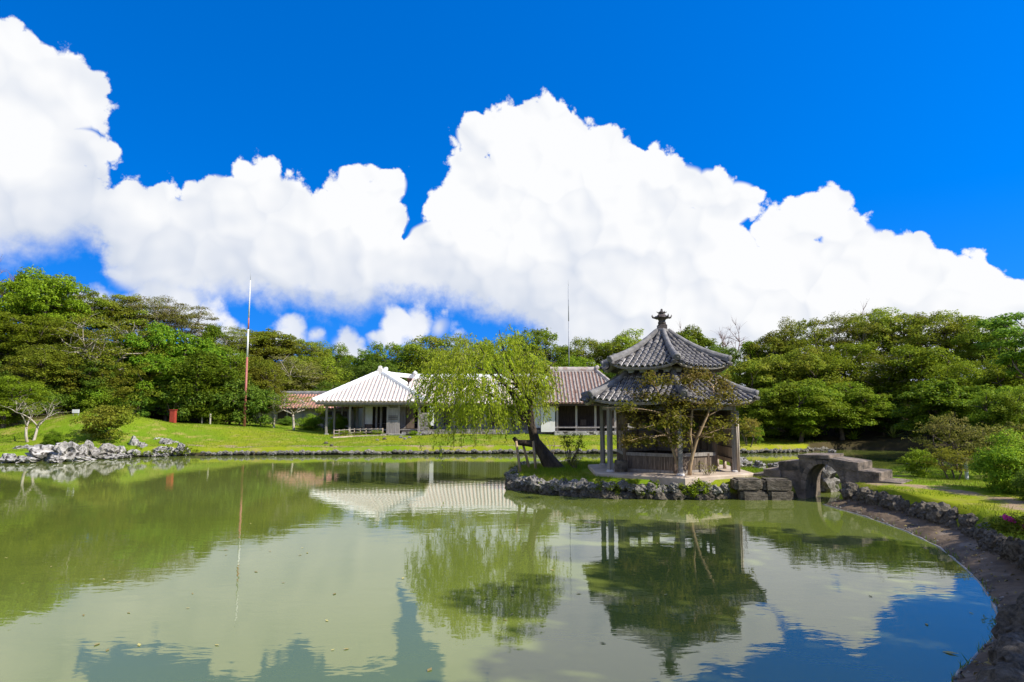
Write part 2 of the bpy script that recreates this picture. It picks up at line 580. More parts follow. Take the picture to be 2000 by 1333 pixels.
M['ridge'] = pmat('grey ridge plaster', (0.13, 0.122, 0.118), (0.25, 0.235, 0.225), 4, 0.8, 0.5, 14, c3=(0.07, 0.065, 0.065), s3=3, t3=(0.58, 0.75))
M['finial'] = pmat('dark glazed finial', (0.035, 0.025, 0.022), (0.10, 0.075, 0.065), 7, 0.55, 0.4, 18, spec=0.5)
M['platform'] = pmat('pavilion paving', (0.36, 0.28, 0.21), (0.50, 0.41, 0.32), 1.5, 0.85, 0.2, 16)
M['bridge'] = pmat('coral limestone of bridge', (0.115, 0.092, 0.072), (0.27, 0.21, 0.16), 2.3, 0.9, 0.9, 14, c3=(0.055, 0.048, 0.04), s3=1.5, t3=(0.46, 0.66), bdist=0.05)
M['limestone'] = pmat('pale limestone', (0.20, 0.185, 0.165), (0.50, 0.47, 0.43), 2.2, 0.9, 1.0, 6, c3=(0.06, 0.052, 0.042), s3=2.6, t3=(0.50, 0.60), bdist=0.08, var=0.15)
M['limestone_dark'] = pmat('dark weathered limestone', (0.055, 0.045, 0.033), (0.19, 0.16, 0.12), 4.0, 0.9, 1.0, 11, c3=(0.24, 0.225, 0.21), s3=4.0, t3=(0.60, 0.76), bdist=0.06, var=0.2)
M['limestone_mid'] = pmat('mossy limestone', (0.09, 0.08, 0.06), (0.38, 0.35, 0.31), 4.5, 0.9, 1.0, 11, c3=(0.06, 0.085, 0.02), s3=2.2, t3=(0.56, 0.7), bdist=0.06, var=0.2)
M['apron'] = pmat('damp earth apron', (0.062, 0.042, 0.024), (0.18, 0.125, 0.075), 1.6, 0.8, 0.8, 7, c3=(0.24, 0.19, 0.14), s3=0.9, t3=(0.55, 0.75), bdist=0.05)
M['kerb'] = pmat('wet concrete lip', (0.26, 0.24, 0.21), (0.42, 0.39, 0.35), 4, 0.6, 0.4, 20)
M['red_paint'] = pmat('red painted wood', (0.26, 0.035, 0.02), (0.34, 0.05, 0.03), 6, 0.6, 0.1)
M['white_paint'] = pmat('white painted steel', (0.66, 0.64, 0.62), (0.76, 0.75, 0.73), 6, 0.5, 0.05)
M['red_pole'] = pmat('faded red painted steel', (0.33, 0.10, 0.08), (0.42, 0.15, 0.12), 6, 0.55, 0.05)
M['steel'] = pmat('grey steel', (0.30, 0.31, 0.33), (0.40, 0.41, 0.43), 6, 0.4, 0.05)
M['bark_dark'] = pmat('dark furrowed bark', (0.025, 0.018, 0.012), (0.09, 0.065, 0.045), 5, 0.9, 1.0, 16, stretch=(1, 1, 0.35), bdist=0.05)
M['bark'] = pmat('brown bark', (0.08, 0.06, 0.045), (0.19, 0.15, 0.115), 4, 0.9, 0.7, 14, stretch=(1, 1, 0.4))
M['bark_pale'] = pmat('pale bark', (0.28, 0.23, 0.17), (0.50, 0.44, 0.36), 4, 0.85, 0.5, 14, stretch=(1, 1, 0.5))
M['bark_red'] = pmat('reddish twigs', (0.16, 0.09, 0.08), (0.26, 0.16, 0.14), 4, 0.85, 0.3, 14)

# leaves (real-world greens; the light does the rest)
M['leaf_olive'] = leafmat('olive leaves', (0.125, 0.184, 0.018), (0.316, 0.367, 0.028), (0.221, 0.222, 0.023))
M['leaf_green'] = leafmat('green leaves', (0.099, 0.207, 0.015), (0.307, 0.424, 0.026), (0.191, 0.248, 0.018))
M['leaf_bright'] = leafmat('bright green leaves', (0.070, 0.158, 0.010), (0.219, 0.309, 0.018))
M['leaf_yellow'] = leafmat('yellow green leaves', (0.118, 0.190, 0.011), (0.274, 0.354, 0.018), (0.174, 0.224, 0.014))
M['leaf_dark'] = leafmat('dark green leaves', (0.067, 0.138, 0.019), (0.202, 0.299, 0.029))
M['leaf_brown'] = leafmat('brown olive leaves', (0.131, 0.134, 0.029), (0.275, 0.282, 0.044), (0.184, 0.166, 0.044))
M['leaf_maple'] = leafmat('tan olive maple leaves', (0.130, 0.155, 0.014), (0.310, 0.310, 0.030), (0.250, 0.205, 0.035), trans=0.42)
M['leaf_willow'] = leafmat('willow leaves', (0.200, 0.268, 0.014), (0.453, 0.523, 0.033), (0.305, 0.337, 0.025), trans=0.45, var=0.1)
M['leaf_pink'] = leafmat('pink petals', (0.50, 0.03, 0.17), (0.62, 0.08, 0.30))
M['leaf_agave'] = leafmat('yellow edged blades', (0.14, 0.20, 0.03), (0.33, 0.37, 0.10), trans=0.25)
M['leaf_fallen'] = leafmat('fallen leaves', (0.30, 0.24, 0.06), (0.45, 0.38, 0.16), trans=0.1)


# ------------------------------------------------------------------ pond outline and ground
WATERLINE_R = [(10.31, 21.77), (10.42, 19.46), (10.25, 17.17), (9.85, 15.25), (9.12, 13.39), (8.58, 12.17), (7.8, 10.78), (7.32, 10.05), (6.66, 9.3), (5.62, 8.37), (5.16, 7.92), (4.4, 7.0), (3.0, 5.6)]
WALL_R = [(11.2, 21.6), (11.33, 19.31), (11.26, 17.36), (11.14, 15.96), (10.02, 13.66), (9.67, 12.55), (9.35, 11.3), (8.75, 10.4), (7.9, 9.6), (7.0, 8.9), (6.1, 8.1), (5.0, 6.7), (3.6, 5.0)]
POND = [(-38, 4), (-30, 1.0), (-10, 1.2), (0, 1.6), (2.6, 3.6)] + WALL_R[::-1] + [(11.5, 22.3), (12.4, 23.6), (14.5, 26.2), (16.7, 28.2), (20, 30), (24, 36), (28, 43), (30, 48), (27, 49.5), (24.6, 49.6), (23.2, 48.4), (20, 46.4), (15.5, 45.5), (8, 45.2), (0, 45.2), (-7, 44.7), (-15, 44.0), (-20.6, 43.7), (-23.2, 43.6), (-25.8, 42.4), (-28.0, 40.9), (-30.8, 38.8), (-34, 35), (-38, 25), (-40, 14)]
ISLAND = [(0.15, 27.3), (0.3, 26.0), (1.35, 24.6), (2.9, 23.7), (5.45, 23.2), (8.3, 23.35), (9.9, 23.35), (10.35, 23.6), (10.9, 24.6), (11.3, 26.5), (11.6, 29), (10.5, 31), (7, 32), (3, 31.5), (0.9, 30.2), (0.2, 28.8)]


def poly_sd(X, Y, poly):
    """signed distance, positive inside"""
    d = np.full(X.shape, 1e9)
    inside = np.zeros(X.shape, bool)
    n = len(poly)
    for i in range(n):
        x1, y1 = poly[i]
        x2, y2 = poly[(i + 1) % n]
        ex, ey = x2 - x1, y2 - y1
        t = np.clip(((X - x1) * ex + (Y - y1) * ey) / (ex * ex + ey * ey), 0, 1)
        d = np.minimum(d, np.hypot(X - x1 - t * ex, Y - y1 - t * ey))
        cr = ((y1 > Y) != (y2 > Y)) & (X < (x2 - x1) * (Y - y1) / (y2 - y1 + 1e-12) + x1)
        inside ^= cr
    return np.where(inside, d, -d)


def sst(v, a, b):
    t = np.clip((v - a) / (b - a), 0, 1)
    return t * t * (3 - 2 * t)


TL_X = [-120, -60, -46, -38, -30, -27.5, -24, -18, -10, 0, 10, 17, 22, 27, 32, 40, 60, 120]
TL_Y = [30, 36, 42, 47, 54, 62, 71, 72, 72, 71, 67, 57, 51, 48.5, 44, 36, 28, 20]


def land_z(x, y):
    x = np.asarray(x, float)
    y = np.asarray(y, float)
    z = np.full(np.broadcast(x, y).shape, 0.5)
    z = z + 0.36 * sst(y, 44, 55) * sst(-x, -30, -16)
    z = z + 1.75 * np.exp(-(((x + 31.2) / 5.0) ** 2 + ((y - 48.0) / 4.4) ** 2))
    z = z + 0.85 * sst(-x, 14, 26) * sst(y, 44, 53)
    z = z + 1.5 * sst(-x, 32, 42) * sst(y, 38, 47)
    yt = np.interp(x, TL_X, TL_Y)
    hill = np.interp(x, [-80, -40, -22, -8, 10, 22, 40, 80], [8.5, 7.5, 5.5, 3.0, 3.0, 4.5, 5.5, 5.5])
    z = z + hill * sst(y - yt, -1, 34)
    far = np.hypot(x, y)
    z = z * (1 - sst(far, 130, 260)) + 0.9 * sst(far, 130, 260)
    rb = sst(x, 9.5, 11.5) * sst(-y, -33, -28)
    z = z + rb * (0.24 + 0.35 * sst(x, 15, 30))
    near = sst(-y, -2.5, 0.5) * sst(-x, -6, -3)
    z = z + near * 1.05
    z = z + 0.05 * np.sin(x * 0.9 + 1.3 * np.sin(y * 0.5)) * np.sin(y * 0.8 + 0.4)
    return z


def water_sd(x, y):
    return np.minimum(poly_sd(x, y, POND), -poly_sd(x, y, ISLAND))


def ground_z(x, y):
    x = np.asarray(x, float)
    y = np.asarray(y, float)
    sd = water_sd(x, y)
    isl = poly_sd(x, y, ISLAND)
    zl = np.where(isl > -0.6, 0.62, land_z(x, y))
    k = sst(sd, -0.12, 0.55)
    return zl * (1 - k) - 0.9 * k


def gz(x, y):
    return float(ground_z(np.array([x]), np.array([y]))[0])


def spaced(a, b, s):
    return list(np.arange(a, b, s))


gx = [-900, -500, -300, -200, -150, -120] + spaced(-100, -42, 2.0) + spaced(-42, 32, 0.3) + spaced(32, 100, 2.0) + [100, 120, 150, 200, 300, 500, 900]
gy = [-300, -120, -60, -30, -15, -8, -4, -1] + spaced(1, 52, 0.3) + spaced(52, 70, 0.7) + spaced(70, 120, 2.0) + [120, 140, 180, 240, 340, 500, 800, 1400]
GX, GY = np.meshgrid(np.array(gx, float), np.array(gy, float))
GZ = ground_z(GX, GY)
yt_g = np.interp(GX, TL_X, TL_Y)
forest = sst(GY - yt_g + 0.8 * np.sin(GX * 0.8) + 0.6 * np.sin(GX * 2.1), -1.2, 1.5)
forest = np.maximum(forest, sst(GX, 20, 23) * sst(GY, 27, 30))
PATHPTS = [(11.9, 21.0), (13.0, 19.5), (13.2, 17.5), (12.6, 15.5), (12.4, 13.0), (12.5, 9.0), (12.0, 4.0), (9, 0)]


def line_d(X, Y, pts):
    d = np.full(X.shape, 1e9)
    for (x1, y1), (x2, y2) in zip(pts[:-1], pts[1:]):
        ex, ey = x2 - x1, y2 - y1
        t = np.clip(((X - x1) * ex + (Y - y1) * ey) / (ex * ex + ey * ey), 0, 1)
        d = np.minimum(d, np.hypot(X - x1 - t * ex, Y - y1 - t * ey))
    return d


path_m = 0.82 * (1 - sst(line_d(GX, GY, PATHPTS), 0.05, 1.0))
path_m = np.maximum(path_m, (1 - sst(line_d(GX, GY, [(8.2, 25.2), (9.4, 24.6)]), 0.35, 0.7)))
path_m = np.maximum(path_m, 0.85 * (1 - sst(line_d(GX, GY, [(-22, 45.0), (-8, 45.4), (3, 46.0)]), 0.2, 0.9)))
path_m = np.maximum(path_m, 0.9 * (1 - sst(line_d(GX, GY, [(-47, 44.5), (-38, 46.5), (-33, 49.5), (-30, 51.5)]), 0.6, 1.8)))
ny, nx = GX.shape
V = np.stack([GX, GY, GZ], -1).reshape(-1, 3)
idx = np.arange(nx * ny).reshape(ny, nx)
Fq = np.stack([idx[:-1, :-1], idx[:-1, 1:], idx[1:, 1:], idx[1:, :-1]], -1).reshape(-1, 4)
me = bpy.data.meshes.new('ground')
me.vertices.add(len(V))
me.vertices.foreach_set('co', V.astype(np.float32).ravel())
me.loops.add(Fq.size)
me.loops.foreach_set('vertex_index', Fq.astype(np.int32).ravel())
me.polygons.add(len(Fq))
me.polygons.foreach_set('loop_start', np.arange(0, Fq.size, 4, dtype=np.int32))
me.polygons.foreach_set('loop_total', np.full(len(Fq), 4, dtype=np.int32))
me.polygons.foreach_set('use_smooth', np.ones(len(Fq), bool))
for nm, arr in (('forest', forest), ('path', path_m)):
    at = me.attributes.new(nm, 'FLOAT', 'POINT')
    at.data.foreach_set('value', arr.astype(np.float32).ravel())
me.update(calc_edges=True)

gm = bpy.data.materials.new('lawn and forest floor')
gm.use_nodes = True
t = NT(gm.node_tree)
geo = t.n('ShaderNodeNewGeometry')
pos = geo.outputs['Position']
af = t.n('ShaderNodeAttribute', attribute_name='forest').outputs['Fac']
ap = t.n('ShaderNodeAttribute', attribute_name='path').outputs['Fac']
n_big = t.noise(pos, 0.16, 4.0, 0.6)
n_mid = t.noise(pos, 1.1, 5.0, 0.6)
n_fin = t.noise(pos, 14.0, 4.0, 0.7)
sepg = t.n('ShaderNodeSeparateXYZ')
t.put(sepg.inputs[0], pos)
grass = t.mix(t.step(n_big, 0.35, 0.65), (0.155, 0.240, 0.012), (0.275, 0.285, 0.016))
grass = t.mix(t.m('MULTIPLY', t.step(sepg.outputs[0], -16.0, -30.0), 0.6), grass, (0.115, 0.215, 0.012))
grass = t.mix(t.m('MULTIPLY', t.step(n_mid, 0.48, 0.70), 0.9), grass, (0.33, 0.275, 0.075))
grass = t.mix(t.m('MULTIPLY', t.step(n_fin, 0.45, 0.7), 0.45), grass, (0.09, 0.15, 0.008))
soil = t.mix(n_mid, (0.035, 0.028, 0.014), (0.09, 0.07, 0.035))
soil = t.mix(t.step(n_fin, 0.5, 0.7), soil, (0.075, 0.075, 0.02))
dirt = t.mix(n_fin, (0.26, 0.18, 0.105), (0.42, 0.31, 0.20))
wear = t.step(t.m('ADD', ap, t.m('MULTIPLY', t.m('SUBTRACT', n_mid, 0.5), 2.6)), 0.45, 0.95)
col = t.mix(wear, grass, dirt)
col = t.mix(t.step(t.m('ADD', af, t.m('MULTIPLY', t.m('SUBTRACT', n_mid, 0.5), 0.7)), 0.3, 0.7), col, soil)
mud = t.step(sepg.outputs[2], 0.30, 0.12)
col = t.mix(mud, col, (0.06, 0.05, 0.03))
p = t.n('ShaderNodeBsdfPrincipled')
t.put(p.inputs['Base Color'], col)
p.inputs['Roughness'].default_value = 0.9
p.inputs['Specular IOR Level'].default_value = 0.03
hgt = t.m('ADD', t.m('MULTIPLY', n_fin, 0.6), t.noise(pos, 45.0, 3.0, 0.7))
t.put(p.inputs['Normal'], t.bump(hgt, 0.6, 0.05))
out = t.n('ShaderNodeOutputMaterial')
t.t.links.new(p.outputs[0], out.inputs[0])
me.materials.append(gm)
ground = link('ground', me)
tag(ground, 'lawn, banks and wooded slopes around the pond', kind='structure')

# ------------------------------------------------------------------ water
wm = bpy.data.materials.new('silty pond water')
wm.use_nodes = True
t = NT(wm.node_tree)
geo = t.n('ShaderNodeNewGeometry')
pos = geo.outputs['Position']
silt = t.noise(pos, 0.09, 3.0, 0.5)
body = t.mix(t.step(silt, 0.35, 0.65), (0.108, 0.138, 0.022), (0.135, 0.160, 0.034))
rip_v = t.vscale(pos, (1.0, 2.2, 1.0))
r1 = t.noise(rip_v, 1.1, 3.0, 0.55, 0.3)
r2 = t.noise(rip_v, 5.5, 3.0, 0.55, 0.2)
calm = t.step(t.noise(pos, 0.13, 2.0, 0.5), 0.42, 0.66, 0.25, 1.0)
rh = t.m('ADD', r1, t.m('MULTIPLY', t.m('MULTIPLY', r2, calm), 0.22))
nb = t.bump(rh, 0.013, 0.22)
dif = t.n('ShaderNodeBsdfDiffuse')
t.put(dif.inputs['Color'], body)
gl = t.n('ShaderNodeBsdfGlossy')
gl.inputs['Roughness'].default_value = 0.012
gl.inputs['Color'].default_value = (0.97, 0.98, 0.96, 1)
t.put(gl.inputs['Normal'], nb)
fr = t.n('ShaderNodeFresnel')
fr.inputs['IOR'].default_value = 1.9
t.put(fr.inputs['Normal'], nb)
mx = t.n('ShaderNodeMixShader')
t.put(mx.inputs[0], fr.outputs[0])
t.t.links.new(dif.outputs[0], mx.inputs[1])
t.t.links.new(gl.outputs[0], mx.inputs[2])
out = t.n('ShaderNodeOutputMaterial')
t.t.links.new(mx.outputs[0], out.inputs[0])
b = MB().add([(-46, -1, 0), (34, -1, 0), (34, 53, 0), (-46, 53, 0)], [(0, 1, 2, 3)])
water = b.build('water', wm)
tag(water, 'still silty green pond water reflecting sky and trees', kind='structure')


# ------------------------------------------------------------------ rocks
def rock_mesh(seed, mats, sub=3, crag=0.32, flat=0.8):
    rnd = random.Random(seed)
    import bmesh
    bm = bmesh.new()
    bmesh.ops.create_icosphere(bm, subdivisions=sub, radius=1.0)
    off = Vector((rnd.uniform(-50, 50), rnd.uniform(-50, 50), rnd.uniform(-50, 50)))
    for v in bm.verts:
        d = v.co.normalized()
        n = mnoise.fractal(d * 1.1 + off, 0.9, 2.0, 3) * 0.55
        cell = mnoise.voronoi(d * 1.9 + off)[0]
        ridge = (cell[1] - cell[0])
        fine = mnoise.fractal(d * 4.5 + off, 0.8, 2.1, 3)
        rg = 1 - abs(mnoise.fractal(d * 2.3 + off, 0.9, 2.2, 4)) * 1.6
        r = 1.0 + n * crag * 1.5 + (ridge - 0.35) * crag * 0.7 + fine * crag * 0.45 + (rg - 0.6) * crag * 0.8
        v.co = d * r
        v.co.z *= flat
    me = bpy.data.meshes.new('rock')
    bm.to_mesh(me)
    bm.free()
    for m in (mats if isinstance(mats, (list, tuple)) else [mats]):
        me.materials.append(m)
    return me


ROCKS = [rock_mesh(i * 7 + 3, M['limestone'], 3, 0.46 + 0.06 * (i % 3)) for i in range(7)]
STONES = [rock_mesh(i * 11 + 101, M['limestone_mid'], 3, 0.5) for i in range(8)]
DARKS = [rock_mesh(i * 13 + 201, M['limestone_dark'], 3, 0.25 + 0.05 * (i % 2), 0.95) for i in range(6)]
rng = random.Random(5)


def lay(pts, step):
    """points along a polyline with their direction"""
    out = []
    carry = 0.0
    for (x1, y1), (x2, y2) in zip(pts[:-1], pts[1:]):
        L = math.hypot(x2 - x1, y2 - y1)
        s = carry
        while s < L:
            out.append((x1 + (x2 - x1) * s / L, y1 + (y2 - y1) * s / L, math.atan2(y2 - y1, x2 - x1)))
            s += step
        carry = s - L
    return out


# island retaining stones
iw = root('island_stone_edge', (5, 23.3, 0), 'craggy grey stone edging round the grassy islet below the pavilion', 'stone edge')
front = [(0.15, 28.7), (0.02, 27.2), (0.2, 25.85), (1.25, 24.4), (2.85, 23.5), (5.45, 23.05), (7.6, 23.1)]
for x, y, a in lay(front, 0.36):
    s = rng.uniform(0.13, 0.29)
    z = rng.uniform(0.28, 0.44)
    link('stone', rng.choice(STONES), iw, (x - 5 + rng.uniform(-.08, .08), y - 23.3 + rng.uniform(-.1, .06), z), (rng.uniform(-.3, .3), rng.uniform(-.3, .3), rng.uniform(0, 6)), (s * 1.15, s, s * rng.uniform(0.9, 1.25)))
for x, y, a in lay(front, 0.33):
    s = rng.uniform(0.2, 0.3)
    o = link('stone', rng.choice(DARKS), iw, (x - 5 + rng.uniform(-.1, .1), y - 23.3 + rng.uniform(-.06, .1), rng.uniform(-0.02, 0.14)), (rng.uniform(-.3, .3), rng.uniform(-.3, .3), rng.uniform(0, 6)), (s * 1.2, s, s))
# two courses of squared blocks at the bridge foot
for k, (px0, px1, zc, hh) in enumerate([(7.75, 8.75, 0.52, 0.40), (8.75, 9.75, 0.50, 0.42), (7.95, 8.9, 0.12, 0.42), (8.9, 9.8, 0.12, 0.42)]):
    bb = MB()
    import bmesh
    bm = bmesh.new()
    bmesh.ops.create_cube(bm, size=1.0)
    bmesh.ops.bevel(bm, geom=bm.edges[:], offset=0.12, segments=2, affect='EDGES')
    bmesh.ops.subdivide_edges(bm, edges=bm.edges[:], cuts=2, use_grid_fill=True)
    for v in bm.verts:
        v.co = v.co * (1 + 0.08 * mnoise.noise(v.co * 3 + Vector((k * 9, 0, 0))))
    mb_ = bpy.data.meshes.new('block')
    bm.to_mesh(mb_)
    bm.free()
    mb_.materials.append(M['limestone_dark'])
    link('block', mb_, iw, ((px0 + px1) / 2 - 5, 23.1 - 23.3, zc), (0, 0, -0.04), (px1 - px0 - 0.02, 0.7, hh))
back = [(10.9, 24.8), (11.4, 26.5), (11.7, 29), (10.5, 31.1), (7, 32.1), (3, 31.6), (0.8, 30.3), (0.15, 28.8)]
for x, y, a in lay(back, 0.55):
    s = rng.uniform(0.16, 0.30)
    link('stone', rng.choice(ROCKS), iw, (x - 5, y - 23.3, rng.uniform(0.3, 0.55)), (rng.uniform(-.3, .3), rng.uniform(-.3, .3), rng.uniform(0, 6)), (s * 1.3, s, s))

# far bank edging
fe = root('far_bank_stone_edging', (0, 45, 0), 'low continuous stone edging along the far lawn bank', 'stone edge')
fpts = [(23.3, 48.5), (20, 46.35), (15.5, 45.45), (8, 45.15), (0, 45.15), (-7, 44.65), (-15, 43.95), (-20.8, 43.5)]
for x, y, a in lay(fpts, 0.36):
    s = rng.uniform(0.09, 0.16)
    link('stone', rng.choice(STONES), fe, (x, y - 45 - 0.12, rng.uniform(0.10, 0.24)), (0, 0, a + rng.uniform(-.4, .4)), (s * 1.55, s, s * 1.15))

# right bank: dark rubble wall and sloping apron
bw = root('bank_rubble_wall', (11, 16, 0), 'dark rubble stone wall along the curved bank, dappled by tree shade', 'stone wall')
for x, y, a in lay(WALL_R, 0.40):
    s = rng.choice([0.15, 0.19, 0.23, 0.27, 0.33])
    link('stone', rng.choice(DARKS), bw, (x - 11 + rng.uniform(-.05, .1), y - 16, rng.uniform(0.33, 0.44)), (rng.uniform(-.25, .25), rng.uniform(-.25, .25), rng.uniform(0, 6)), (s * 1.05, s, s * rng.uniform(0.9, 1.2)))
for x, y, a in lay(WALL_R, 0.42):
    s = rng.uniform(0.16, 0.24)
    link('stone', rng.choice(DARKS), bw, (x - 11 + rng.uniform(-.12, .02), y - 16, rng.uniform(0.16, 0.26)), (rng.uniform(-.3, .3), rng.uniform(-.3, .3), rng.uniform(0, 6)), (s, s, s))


def resample(pts, n):
    P = np.array(pts, float)
    L = np.concatenate([[0], np.cumsum(np.hypot(*np.diff(P, axis=0).T))])
    s = np.linspace(0, L[-1], n)
    q = np.stack([np.interp(s, L, P[:, 0]), np.interp(s, L, P[:, 1])], -1)
    for _ in range(3):
        q[1:-1] = (q[:-2] + 2 * q[1:-1] + q[2:]) / 4
    return q


N = 110
wl, wa = resample(WATERLINE_R, N), resample(WALL_R, N)
rows = []
for k, (tt, z) in enumerate([(1.15, 0.34), (1.0, 0.27), (0.8, 0.225), (0.6, 0.18), (0.4, 0.135), (0.2, 0.085), (0.06, 0.035), (-0.02, -0.03), (-0.35, -0.25)]):
    row = []
    for i in range(N):
        q = wl[i] + (wa[i] - wl[i]) * tt
        dz = 0.035 * mnoise.noise(Vector((q[0] * 1.7, q[1] * 1.7, 0))) + 0.02 * mnoise.noise(Vector((q[0] * 6, q[1] * 6, 3)))
        row.append((q[0], q[1], z + dz * (0.1 < tt < 1.1)))
    rows.append(row)
vs = [p for r_ in rows for p in r_]
fs = [(r_ * N + i, r_ * N + i + 1, (r_ + 1) * N + i + 1, (r_ + 1) * N + i) for r_ in range(len(rows) - 1) for i in range(N - 1)]
# rounded nose at the bridge end
b = MB().add(vs, fs, 0, True)
cx, cy = (wl[0] + wa[0]) / 2
nose = [rows[r_][0] for r_ in range(len(rows))]
cen = (cx + 0.1, cy + 0.55, -0.15)
b.add(nose + [cen], [(i + 1, i, len(nose)) for i in range(len(nose) - 1)], 0, True)
apron = b.build('bank_apron', M['apron'])
tag(apron, 'damp brown earth apron sloping from the rubble wall to the water', kind='structure')
b = MB()
pts = [(wl[i][0] - 0.02, wl[i][1], -0.004 + 0.03 * mnoise.noise(Vector((wl[i][0] * 2.3, wl[i][1] * 2.3, 4)))) for i in range(0, N, 1)]
b.tube(pts, [0.022 + 0.012 * mnoise.noise(Vector((p[0] * 3, p[1] * 3, 9))) for p in pts], 6)
lip = b.build('kerb', M['kerb'])
tag(lip, 'thin pale concrete lip where the apron meets the water', kind='structure')

# boulders of the far rocky shore
SH = []
B1 = 'pale pitted limestone boulder '
shore = [  # centre px, py, width px, height px, base above water, dark, label
    (35, 880, 31, 14, 0.28, 0, B1 + 'lying flat on grass left of the biggest one'),
    (76, 886, 50, 27, 0.05, 0, 'biggest, broad pale pitted limestone boulder standing at the waterline'),
    (122, 882, 42, 37, 0.05, 0, 'tall pale craggy boulder right of the biggest one on the rocky shore'),
    (130, 847, 25, 23, 0.75, 0, 'upright pale rock alone on the grass above the rocky shore'),
    (135, 865, 17, 12, 0.5, 0, 'small pale rock just below the upright rock on the grass'),
    (152, 884, 20, 22, 0.1, 0, 'pale peaked rock leaning against the shaded dark rocks'),
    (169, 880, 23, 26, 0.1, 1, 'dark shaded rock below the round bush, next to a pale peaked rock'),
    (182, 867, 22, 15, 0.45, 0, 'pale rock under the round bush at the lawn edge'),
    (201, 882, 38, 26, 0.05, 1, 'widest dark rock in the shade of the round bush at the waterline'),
    (10, 897, 30, 15, 0.0, 0, 'pale rock at the waterline where the shore meets the picture edge'),
    (41, 899, 36, 12, 0.0, 0, 'low flat rock at the waterline below the rock lying on grass'),
    (103, 899, 26, 12, 0.0, 0, 'low brownish rock in the water below the tall craggy boulder'),
    (152, 896, 36, 10, 0.0, 0, 'long low pale rock in the water below the peaked rock'),
    (232, 882, 22, 18, 0.1, 0, None), (239, 871, 22, 11, 0.4, 0, None), (260, 868, 20, 25, 0.3, 0, 'tall slanting pale rock in the middle of the rocky point'),
    (275, 876, 17, 18, 0.2, 0, None), (255, 886, 24, 12, 0.05, 0, None), (284, 888, 22, 9, 0.0, 0, None), (220, 892, 26, 10, 0.0, 0, None),
    (304, 865, 27, 15, 0.45, 0, None), (321, 867, 23, 17, 0.4, 0, None), (338, 869, 19, 14, 0.35, 0, None), (351, 877, 16, 17, 0.2, 0, None),
    (362, 882, 13, 14, 0.05, 0, 'last small rock at the tip of the rocky point'), (311, 881, 22, 14, 0.1, 0, None), (330, 882, 20, 13, 0.1, 0, None), (296, 880, 18, 14, 0.1, 0, None),
    (343, 887, 16, 8, 0.0, 0, None), (242, 858, 10, 8, 0.7, 0, 'single small white rock on the lawn beside the round bush'), (190, 893, 20, 9, 0.0, 1, None),
    (268, 889, 14, 7, 0.0, 0, None), (300, 889, 16, 7, 0.0, 0, None), (320, 889, 14, 7, 0.0, 0, None), (245, 892, 16, 7, 0.0, 0, None), (180, 884, 16, 14, 0.1, 1, None), (212, 873, 16, 12, 0.35, 0, None)]
NTH = ['', 'first', 'second', 'third', 'fourth', 'fifth', 'sixth', 'seventh', 'eighth', 'ninth', 'tenth', 'eleventh', 'twelfth']
CNT = [0, 0, 0]
shore.sort(key=lambda r_: r_[0])
for i, (px, py, wp, hp, zb, dk, lab) in enumerate(shore):
    g = G(px, py + hp / 2, zb)
    sc = g.y / 1260.0
    z0 = zb
    w2, h2 = wp * sc / 2, hp * sc / 2
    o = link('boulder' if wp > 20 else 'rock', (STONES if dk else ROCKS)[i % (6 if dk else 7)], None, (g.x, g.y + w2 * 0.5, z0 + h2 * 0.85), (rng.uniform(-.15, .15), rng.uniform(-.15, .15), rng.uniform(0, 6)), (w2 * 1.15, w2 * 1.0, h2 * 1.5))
    if not lab:
        kind_ = 0 if dk else 1 if px > 290 else 2
        CNT[kind_] += 1
        lab = NTH[CNT[kind_]] + (' small shaded rock below the round bush', ' pale rock among leafy tufts towards the tip of the rocky point', ' pale rock of the pile between round bush and rocky point')[kind_]
    tag(o, lab, 'rock', 'rocks of the far rocky shore')
# loose stones on lawn and shores
for px, py, wp, z, lab in [(233 * 0 + 637, 863, 9, 0.72, 'dark stone half sunk in the lawn near the bank, larger of two'), (648, 867, 8, 0.68, 'pale stone in the dry lawn patch beside a dark stone'),
                           (737, 860, 7, 0.72, 'small pale stone on the lawn below the bamboo fence'), (751, 859, 8, 0.72, 'dark stone on the lawn below the bamboo fence'),
                           (783, 857, 8, 0.75, 'first white stone of the short row on the lawn'), (791, 858, 8, 0.75, 'second white stone of the short row on the lawn'), (800, 857, 7, 0.75, 'third white stone of the short row on the lawn'),
                           (1625, 876, 14, 0.35, 'pale rock at the tip of the far lawn by the water'), (470, 846, 6, 1.0, 'small dark stone alone on the wide lawn'),
                           (1742, 917, 30, 0.45, 'low dark ragged rock beside the bridge end'), (1765, 920, 28, 0.45, 'ragged grey rock between bridge end and leafy shrub'), (1788, 922, 22, 0.5, 'flat grey rock below the bright leafy shrub')]:
    g = G(px, py, z)
    gg = gz(g.x, g.y)
    s = wp * g.y / 1260 / 2
    o = link('rock', (DARKS if 'dark' in lab else ROCKS)[rng.randrange(6)], None, (g.x, g.y, max(gg, 0.05) + s * 0.3), (0, 0, rng.uniform(0, 6)), (s, s * 0.8, s * 0.75))
    tag(o, lab, 'rock', 'loose rocks on the lawns and banks')
